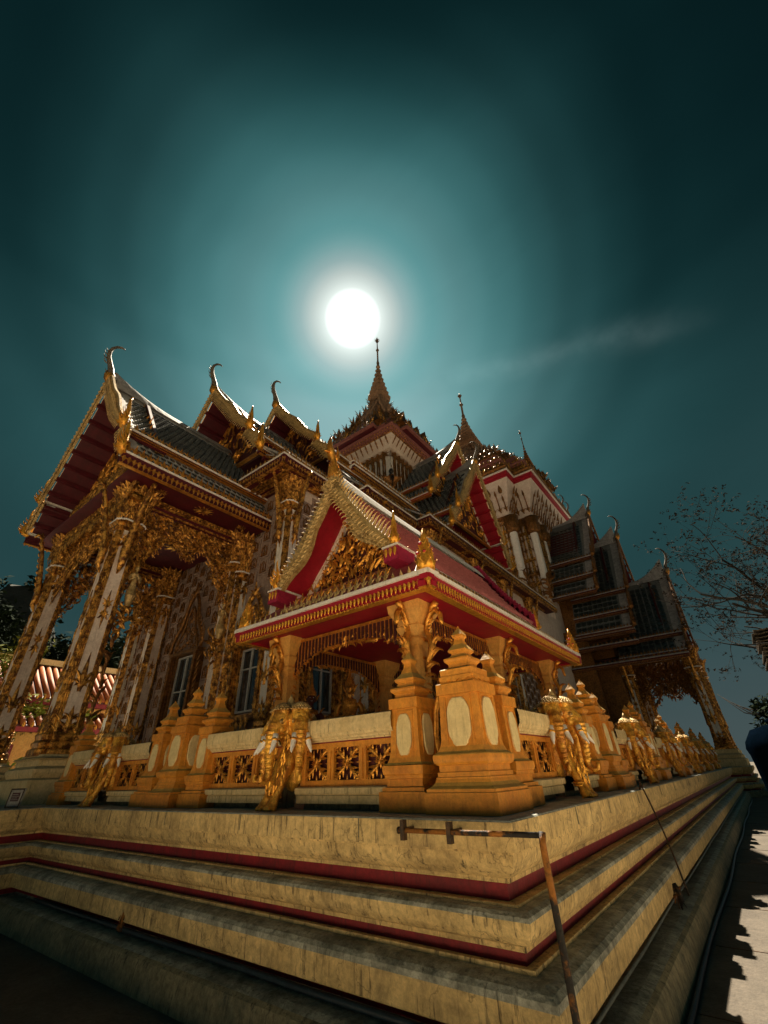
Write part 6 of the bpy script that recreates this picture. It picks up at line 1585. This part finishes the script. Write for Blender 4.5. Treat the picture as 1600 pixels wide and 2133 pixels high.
# red glazed field on the nearest panel
mb = MB(); gx = -5.4
pcs = prof_curve(0, 21.4, 3.5, 16.2, .12)
for r in range(8):
    for c in range(9):
        if (r in (0, 7)) and (c in (0, 8)): continue
        a = 1.6 + r * .40; x, z = along(pcs, a); x2, z2 = along(pcs, a + .42); yy0 = .95 + c * .36
        def W_(u, v, zz): return rp(gx - v, YC - u, zz)
        mb.add([W_(x, yy0, z + .075), W_(x, yy0 + .34, z + .075), W_(x2, yy0 + .34, z2 + .085), W_(x2, yy0, z2 + .085)], [[0, 1, 2, 3]])
mb.build('red_tiles', 'redtile', rear, stuff=True)
for (x, y) in ((-1.6, YC - 2.6), (-1.6, YC + 2.6), (-5.6, YC - 2.6), (-5.6, YC + 2.6), (-8.6, YC - 2.6)):
    column(rear, rp(x, y, Z0 + .9), 6.0, .38, brk=(-PI / 2,) if y < YC else (), dark=True)
    mb = MB(); mb.plan([(.8, 0), (.8, .4), (.66, .45), (.7, .6), (.6, .7), (.62, .9)], SQ); mb.build('column_pedestal', 'railcream', rear, rp(x, y, Z0))
mb = MB()
for y in (YC - 2.6, YC + 2.6): a = rp(-9, y - .2, 7.6); mb.box(a[0], a[0] + 7.6, a[1], a[1] + .4, a[2], a[2] + .45)
a = rp(-1.8, YC - 2.6, 7.6); mb.box(a[0], a[0] + .4, a[1], a[1] + 5.2, a[2], a[2] + .45)
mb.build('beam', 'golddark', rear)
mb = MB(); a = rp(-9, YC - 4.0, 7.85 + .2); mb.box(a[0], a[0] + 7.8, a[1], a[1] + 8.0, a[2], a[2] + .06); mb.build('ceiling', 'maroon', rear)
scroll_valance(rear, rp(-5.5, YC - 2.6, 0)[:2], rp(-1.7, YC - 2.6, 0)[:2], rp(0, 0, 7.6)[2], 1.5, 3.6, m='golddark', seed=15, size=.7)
scroll_valance(rear, rp(-8.6, YC - 2.6, 0)[:2], rp(-5.6, YC - 2.6, 0)[:2], rp(0, 0, 7.6)[2], 1.2, 3.6, m='golddark', seed=16, size=.6)
scroll_valance(rear, rp(-1.6, YC - 2.5, 0)[:2], rp(-1.6, YC + 2.5, 0)[:2], rp(0, 0, 7.6)[2], 1.4, 3.4, m='golddark', seed=17, size=.7)
scroll_valance(rear, rp(-5.5, YC + 2.6, 0)[:2], rp(-1.7, YC + 2.6, 0)[:2], rp(0, 0, 7.6)[2], 1.5, 3.0, m='golddark', seed=18, size=.7)
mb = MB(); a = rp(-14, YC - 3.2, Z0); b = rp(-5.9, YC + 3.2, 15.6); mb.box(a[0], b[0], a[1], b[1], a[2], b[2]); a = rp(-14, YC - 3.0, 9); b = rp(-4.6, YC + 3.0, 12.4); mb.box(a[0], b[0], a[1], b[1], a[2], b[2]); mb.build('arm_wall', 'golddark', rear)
for (x0, x1, z, y) in ((-13, -3.9, 8.9, YC - 5.2), (-13, -1.4, 7.75, YC - 4.6), (-13, -3.9, 9.75, YC - 4.8)):
    eave(rear, rp(x0, y, z), rp(x1, y, z), (0, -1), top='greyridge', gold='golddark', H=.22, leaf=.25, leafm='golddark', step=.3, obj=False)
    mb = MB(); a = rp(x0, y + .1, z - .02); b = rp(x1, YC - 3.0, z + .7); mb.add([(a[0], a[1], a[2]), (b[0], a[1], a[2]), (b[0], b[1], b[2]), (a[0], b[1], b[2])], [[0, 1, 2, 3]]); mb.build('lower_roof', 'greentile', rear)
flat_wall(rear, 'wall', (rp(-20, YC - 4.4, 0)[0], rp(0, YC - 4.4, 0)[1]), (rp(-7.2, YC - 4.4, 0)[0], rp(0, YC - 4.4, 0)[1]), 0, 9, 'golddark')
# ================================================================== SMALL THINGS IN THE FOREGROUND
# rusty handrail with two brackets, fixed to the terrace
hr = thing('handrail', 'bent rusty pipe handrail bracketed to the cream terrace face at the corner', 'handrail', (-1.27, 3.22, 0))
hx, hy = -1.27, 3.22
A = (-2.42, 3.30, 1.322); B = (-1.262, 3.215, 1.34); Cc = (-1.255, 3.20, 1.30); D = (-1.18, 3.02, .0)
def hl(p): return (p[0] - hx, p[1] - hy, p[2])
mb = MB(); mb.tube([hl(A), hl(((A[0] + B[0]) / 2, (A[1] + B[1]) / 2, (A[2] + B[2]) / 2 - .002)), hl(B)], .0165, 12); mb.build('top_pipe', 'rust', hr)
mb = MB(); mb.tube([hl((B[0] + .012, B[1], B[2] + .018)), hl(Cc), hl((-1.22, 3.13, .75)), hl(D)], .0205, 12); mb.build('post_pipe', 'rust', hr)
for x in (-2.38, -1.95):
    y = A[1] + (B[1] - A[1]) * (x - A[0]) / (B[0] - A[0])
    mb = MB(); mb.box(x - .012 - hx, x + .012 - hx, y + .014 - hy, 3.429 - hy, 1.315, 1.340); mb.box(x - .017 - hx, x + .017 - hx, y - .024 - hy, y + .022 - hy, 1.262, 1.388); mb.build('bracket', 'iron', hr)
mb = MB(); mb.tube([hl((A[0] - .012, A[1], A[2])), hl((A[0] - .002, A[1], A[2]))], .024, 10); mb.build('end_cap', 'iron', hr)
# water pipe along the base ledge
mb = MB(); P = [(-40 + i * 1.0, 3.07 + .245 + .004 * math.sin(i * 1.3) if -9.7 < -40 + i else 2.62, .308 + .003 * math.sin(i * 2.1)) for i in range(31)] + [(-9.0 + i * .6, 3.315 + .004 * math.sin(i), .306 + .003 * math.cos(i * 1.7)) for i in range(14)]
P = [p for p in P if p[0] > -9.6]; P = [(-30, 2.655, .306), (-9.9, 2.655, .306)] and P
mb.tube(P, .024, 10, 0); tag(mb.build('water_pipe', 'pipe'), 'dark blue water pipe lying along the lowest ledge of the front base', 'pipe')
mb = MB(); P = [(-1.19 - .22 + .006 * math.sin(i * 1.1), 3.6 + i * .9, .31 + .004 * math.sin(i * 2)) for i in range(34)]
mb.tube(P, .014, 8); tag(mb.build('conduit', 'pipegrey'), 'thin grey conduit running along the ledge on the right side', 'pipe')
mb = MB(); P = [(-1.13 + .02 * math.sin(i * .9), 2.7 + i * .9, .022) for i in range(34)]
mb.tube(P, .021, 8); tag(mb.build('ground_hose', 'pipe'), 'dark hose lying on the ground against the right hand base', 'pipe')
# slack cable from the terrace edge down to the ledge
mb = MB(); a = np.array((-1.52, 7.95, 1.50)); b = np.array((-1.30, 7.75, .30)); K = 12
mb.tube([a + (b - a) * (i / K) + vv(.0 + .03 * math.sin(PI * i / K), 0, -.01 * math.sin(PI * i / K)) for i in range(K + 1)], .011, 6)
mb.tube([(-1.55, 7.98, 1.39), (-1.52, 7.95, 1.44), (-1.515, 7.94, 1.50)], .014, 6)
tag(mb.build('stay_rod', 'iron'), 'thin dark rod leaning from the terrace edge down to the right side ledge', 'rod')
def tie(x, y, z, lab):
    mb = MB(); mb.tube([(x, y, z), (x + .02, y - .01, z - .06), (x + .035, y - .02, z - .13), (x + .02, y - .03, z - .17)], [.02, .03, .025, .012], 6)
    for i in range(14): mb.tube([(x + random.uniform(-.03, .05), y - .02, z - random.uniform(0, .06)), (x + random.uniform(-.05, .07), y - .04, z - random.uniform(.1, .22))], .006, 4)
    tag(mb.build('frayed_rag', 'rust'), lab, 'rag')
tie(-1.27, 6.9, .55, 'frayed ochre rag hanging under the rolled ledge beside the leaning rod')
tie(-6.25, 3.26, .52, 'dark frayed rag hanging below the front rolled ledge at left')
# small framed notice at far left (its print is too blurred to read)
sg = thing('notice_board', 'small white framed notice leaning on the terrace at far left', 'sign', (-10.75, 3.15, Z0))
sg.rotation_euler = (-.06, 0, .35); sg.scale = (.62, 1, .8)
MB().box(-.26, .26, -.015, .015, 0, .36).build('board', 'signwhite', sg)
MB().box(-.26, .26, -.024, -.016, .33, .36).box(-.26, .26, -.024, -.016, 0, .03).box(-.26, -.235, -.024, -.016, .03, .33).box(.235, .26, -.024, -.016, .03, .33).build('frame', 'iron', sg)
mb = MB(); mb.box(-.15, .15, -.0195, -.0155, .12, .28); mb.build('printed_panel', 'wood', sg)
mb = MB()
for i in range(4): mb.box(-.13, .13 - .04 * (i % 2), -.0225, -.0197, .145 + i * .032, .155 + i * .032)
mb.box(-.2, .2, -.0195, -.0155, .05, .07); mb.build('printed_lines', 'signwhite', sg)
# ================================================================== RIGHT EDGE: tank, plant, stacked sheets
tk = thing('water_tank', 'large dark blue plastic water tank at the right edge', 'water tank', (.44, 8.6, 0)); tk.scale = (1.08, 1.08, 1.03)
MB().lathe([(.02, .0), (.40, .0), (.43, .05), (.44, .5), (.45, .55), (.45, .62), (.49, 1.2), (.50, 1.26), (.52, 1.7), (.54, 1.78), (.52, 1.86), (.42, 2.0), (.2, 2.06), (.01, 2.06)], n=40).build('tank_body', 'tank', tk)
MB().lathe([(.2, 2.05), (.22, 2.07), (.22, 2.11), (.18, 2.13), (.01, 2.14)], n=24).build('lid', 'tank', tk)
def leafspray(mb, P, n, R, s0, rnd, m=0):
    for i in range(n):
        d = np.array((rnd.gauss(0, 1), rnd.gauss(0, 1), rnd.gauss(0, .8))); d /= np.linalg.norm(d); c = np.array(P) + d * R * rnd.random() ** .5
        a = np.array((rnd.gauss(0, 1), rnd.gauss(0, 1), rnd.gauss(0, .6))); a /= np.linalg.norm(a); b = np.cross(a, d); b /= np.linalg.norm(b) + 1e-6; s_ = s0 * rnd.uniform(.6, 1.4)
        mb.add([c - a * s_, c - b * s_ * .38 + a * .1 * s_, c + a * s_, c + b * s_ * .38 + a * .1 * s_], [[0, 1, 2, 3]], m)
pt = thing('potted_shrub', 'bushy green shrub growing above the dark blue water tank', 'plant', (.42, 9.3, 2.1))
mb = MB(); rnd = random.Random(4)
for i in range(16): leafspray(mb, (rnd.uniform(-.25, .35), rnd.uniform(-.3, .3), rnd.uniform(.0, .42)), 60, .17, .045, rnd)
mb.build('foliage', 'leafdark', pt)
mb = MB()
for i in range(9): mb.tube([(0, 0, -.3), (rnd.uniform(-.1, .1), 0, .0), (rnd.uniform(-.3, .3), rnd.uniform(-.2, .2), .4)], [.02, .015, .006], 5)
for i in range(5): mb.tube([(0, 0, .1), (-.2 - .05 * i, .05 * i, .25), (-.42 - .06 * i, .1 * i, .30 + .07 * i)], [.01, .008, .004], 4)
mb.build('stems', 'bark', pt)
mb = MB(); mb.lathe([(.2, -.45), (.28, -.1), (.3, -.08), (.3, -.03), (.02, -.03)], n=20); mb.build('pot', 'wood', pt)
st = thing('stacked_sheets', 'stack of rusty corrugated sheets jutting in at the right edge', 'stack', (1.93, 14.5, 3.4))
for i in range(14):
    mb = MB(); w = 1.05 + .03 * math.sin(i * 2.2)
    V = []; nn_ = 24
    for k in range(nn_ + 1): V += [(-w + 2.2 * k / nn_, -.6, .012 * math.cos(k * PI / 1.5)), (-w + 2.2 * k / nn_, .8, .012 * math.cos(k * PI / 1.5)), (-w + 2.2 * k / nn_, -.6, .022 + .012 * math.cos(k * PI / 1.5)), (-w + 2.2 * k / nn_, .8, .022 + .012 * math.cos(k * PI / 1.5))]
    F = []
    for k in range(nn_):
        a = k * 4; b = a + 4; F += [[a, b, b + 1, a + 1], [a + 2, a + 3, b + 3, b + 2], [a, a + 2, b + 2, b]]
    F.append([0, 1, 3, 2]); mb.add(V, F); mb.build('sheet', 'scrap', st, (.02 * math.sin(i), 0, -.1 + i * .085))
for x, y in ((-.4, -.4), (.9, -.4), (-.4, .6), (.9, .6)):
    MB().beam((x, y, -3.4), (x, y, -.12), .1, .1, 0, up=(0, 1, 0)).build('post', 'wood', st)

# ================================================================== TREES AND BACKGROUND
def tree(name, label, loc, H, rnd, leafm, spread, nb=7, leafn=20, leafs=.09, depth=4, lean=(0, 0), lr=.25, bias=(0, 0, 0), r0=.2, frac=1.0, cat='tree', group=None):
    t = thing(name, label, cat, loc, group=group); mb = MB(); lf = MB(); tips = []
    def grow(p, d, L, r, k):
        P = [p]; R = [r]; n = 5 if k else 6
        for i in range(n):
            d = d + np.array((rnd.gauss(0, .14), rnd.gauss(0, .14), rnd.gauss(0, .08))) + np.array(bias) * .05; d /= np.linalg.norm(d)
            p = p + d * L / n; P.append(p); R.append(r * (1 - .42 * (i + 1) / n))
        mb.tube(P, R, 7 if k < 2 else (5 if k < 4 else 4), 0, cap=False)
        if k >= depth: tips.append(p); tips.append(P[-3]); return
        if k >= depth - 1: tips.append(P[-2])
        nbb = nb if k == 0 else rnd.choice((2, 3, 3))
        for j in range(nbb):
            i = rnd.randint(2, n) if k else rnd.randint(3, n); b = np.array((rnd.gauss(0, 1), rnd.gauss(0, 1), rnd.gauss(.3, .5))); b /= np.linalg.norm(b)
            nd = d * (1 - spread) + b * spread + np.array(bias) * .2; nd /= np.linalg.norm(nd)
            grow(P[i], nd, L * rnd.uniform(.55, .8), R[i] * .62, k + 1)
    grow(np.zeros(3), np.array((lean[0], lean[1], 1.)), H * .38, r0, 0)
    for p in tips:
        if rnd.random() < frac: leafspray(lf, p, leafn, lr, leafs, rnd)
    mb.build('trunk', 'bark', t); lf.build('crown', leafm, t, stuff=False)
    return t
tree('sparse_tree', 'almost bare tree with thin twigs and dry leaves at the right edge', (2.9, 14.6, 0), 9.8, random.Random(23), 'leafbrown', .58, nb=11, leafn=5, leafs=.035, depth=6, lr=.07, bias=(-.22, -.03, .05), r0=.30, frac=.85)
tree('broadleaf_tree', 'sunlit yellow green tree at far left behind the porch columns', (-31, 6.6, 0), 12.5, random.Random(5), 'leaf', .6, nb=9, leafn=110, leafs=.15, depth=3, lr=.9, r0=.3)
tree('broadleaf_tree', 'sunlit green tree glimpsed between the two porch columns', (-36.5, 11.0, 0), 12.0, random.Random(6), 'leaf', .6, nb=8, leafn=80, leafs=.17, depth=3, lr=.8, r0=.3)
for i, (x, y, h) in enumerate(((-44, 3, 15), (-50, 9, 17), (-47, 17, 17), (-56, -2, 15), (-52, 24, 16))):
    tree('dark_tree', ['dark tree on the slope at the far left edge', 'dark tree on the slope left of the porch roof end', 'dark tree on the slope seen through the porch', 'dark tree hidden low on the far left slope', 'dark tree on the slope behind the hall'][i], (x, y, 1.5), h, random.Random(30 + i), 'leafdark', .6, nb=8, leafn=90, leafs=.24, depth=3, lr=1.2, r0=.35)
# wooded rocky hillside
mb = MB(); rnd = random.Random(2); n = 46; V = []
def hz(x, y):
    h = 26 * math.exp(-((x + 90) / 30) ** 2) * (1 if y < 30 else 1) + 0; k = 0
    h = h * (.8 + .25 * math.sin(x * .21 + y * .13) + .18 * math.sin(y * .37 + 1) + .12 * math.sin(x * .6 - y * .5)); return max(-.2, h * min(1, max(0, (-x - 52) / 18)) - .1)
for i in range(n):
    for j in range(n): x = -130 + 80 * i / (n - 1); y = -40 + 130 * j / (n - 1); V.append((x, y, hz(x, y) + rnd.uniform(-.7, .7) * (1 if hz(x, y) > 1 else 0)))
mb.add(V, [[i * n + j, (i + 1) * n + j, (i + 1) * n + j + 1, i * n + j + 1] for i in range(n - 1) for j in range(n - 1)], 0, False); struct(mb.build('hillside', 'rock'))
# scrub covering that hillside
mb = MB()
for i in range(900):
    x = rnd.uniform(-105, -58); y = rnd.uniform(-25, 70); z = hz(x, y)
    if z > 1: leafspray(mb, (x, y, z + .8), 16, 1.6, .55, rnd)
o = mb.build('hillside_scrub', 'leafdark'); o['kind'] = 'stuff'; o['label'] = 'dark scrub covering the rocky hillside at left'; o['category'] = 'scrub'
# low neighbouring hall with ribbed orange roof
nb = thing('tiled_roof_hall', 'low neighbouring hall with sunlit ribbed orange roof seen between porch columns', 'building', (-34, 9.5, 0))
def slopeprism(mb, xh, z0, xl, z1, y0, y1, m=0): mb.add([(xh, y0, z0), (xh, y1, z0), (xl, y1, z1), (xl, y0, z1), (xh, y0, z0 - .12), (xh, y1, z0 - .12), (xl, y1, z1 - .12), (xl, y0, z1 - .12)], [[0, 3, 2, 1], [4, 5, 6, 7], [3, 7, 6, 2], [0, 4, 7, 3], [1, 2, 6, 5]], m)
mb = MB(); slopeprism(mb, 0, 8.2, 3.4, 5.9, -3.4, 9); slopeprism(mb, 0, 8.2, -3.4, 5.9, -3.4, 9); slopeprism(mb, 3.3, 5.2, 4.6, 4.4, -4.0, 9.6); mb.build('roof', 'redtile', nb)
RM = None
tmb = MB(); tmb.tube([(0, 0, .03), (3.4, 0, -2.27)], .13, 8); RM = tmb.mesh('roof_rib', ['orangetile'])
for i in range(34): inst(RM, 'roof_rib', nb, (0, -3.25 + i * .365, 8.2))
tmb = MB(); tmb.tube([(3.3, 0, 5.23), (4.6, 0, 4.43)], .13, 8); RM2 = tmb.mesh('roof_rib', ['orangetile'])
for i in range(36): inst(RM2, 'roof_rib', nb, (0, -3.9 + i * .37, 0))
mb = MB(); mb.box(-.25, .25, -3.6, 9.2, 8.2, 8.55); mb.build('ridge_cap', 'railcream', nb)
mb = MB(); mb.box(3.1, 3.5, -3.6, 9.2, 5.55, 5.78); mb.box(4.3, 4.75, -4.2, 9.8, 4.1, 4.32); mb.build('fascia', 'red', nb)
mb = MB()
for i in range(36): mb.tpl(ANT, (3.55, -3.4 + i * .36, 5.8), (0, 1, 0), (0, 0, 1), (1, 0, 0), .32); mb.tpl(ANT, (4.8, -4.0 + i * .38, 4.3), (0, 1, 0), (0, 0, 1), (1, 0, 0), .28)
mb.build('eave_leaves', 'gold', nb, stuff=True)
mb = MB(); mb.box(-3.2, 3.2, -3.0, 8.8, 0, 5.6); mb.build('wall', 'ochre2', nb)
mb = MB()
for i in range(6): mb.box(3.21, 3.26, -2.4 + i * 1.9, -1.4 + i * 1.9, 1.4, 3.6)
mb.build('shutter_row', 'red', nb)
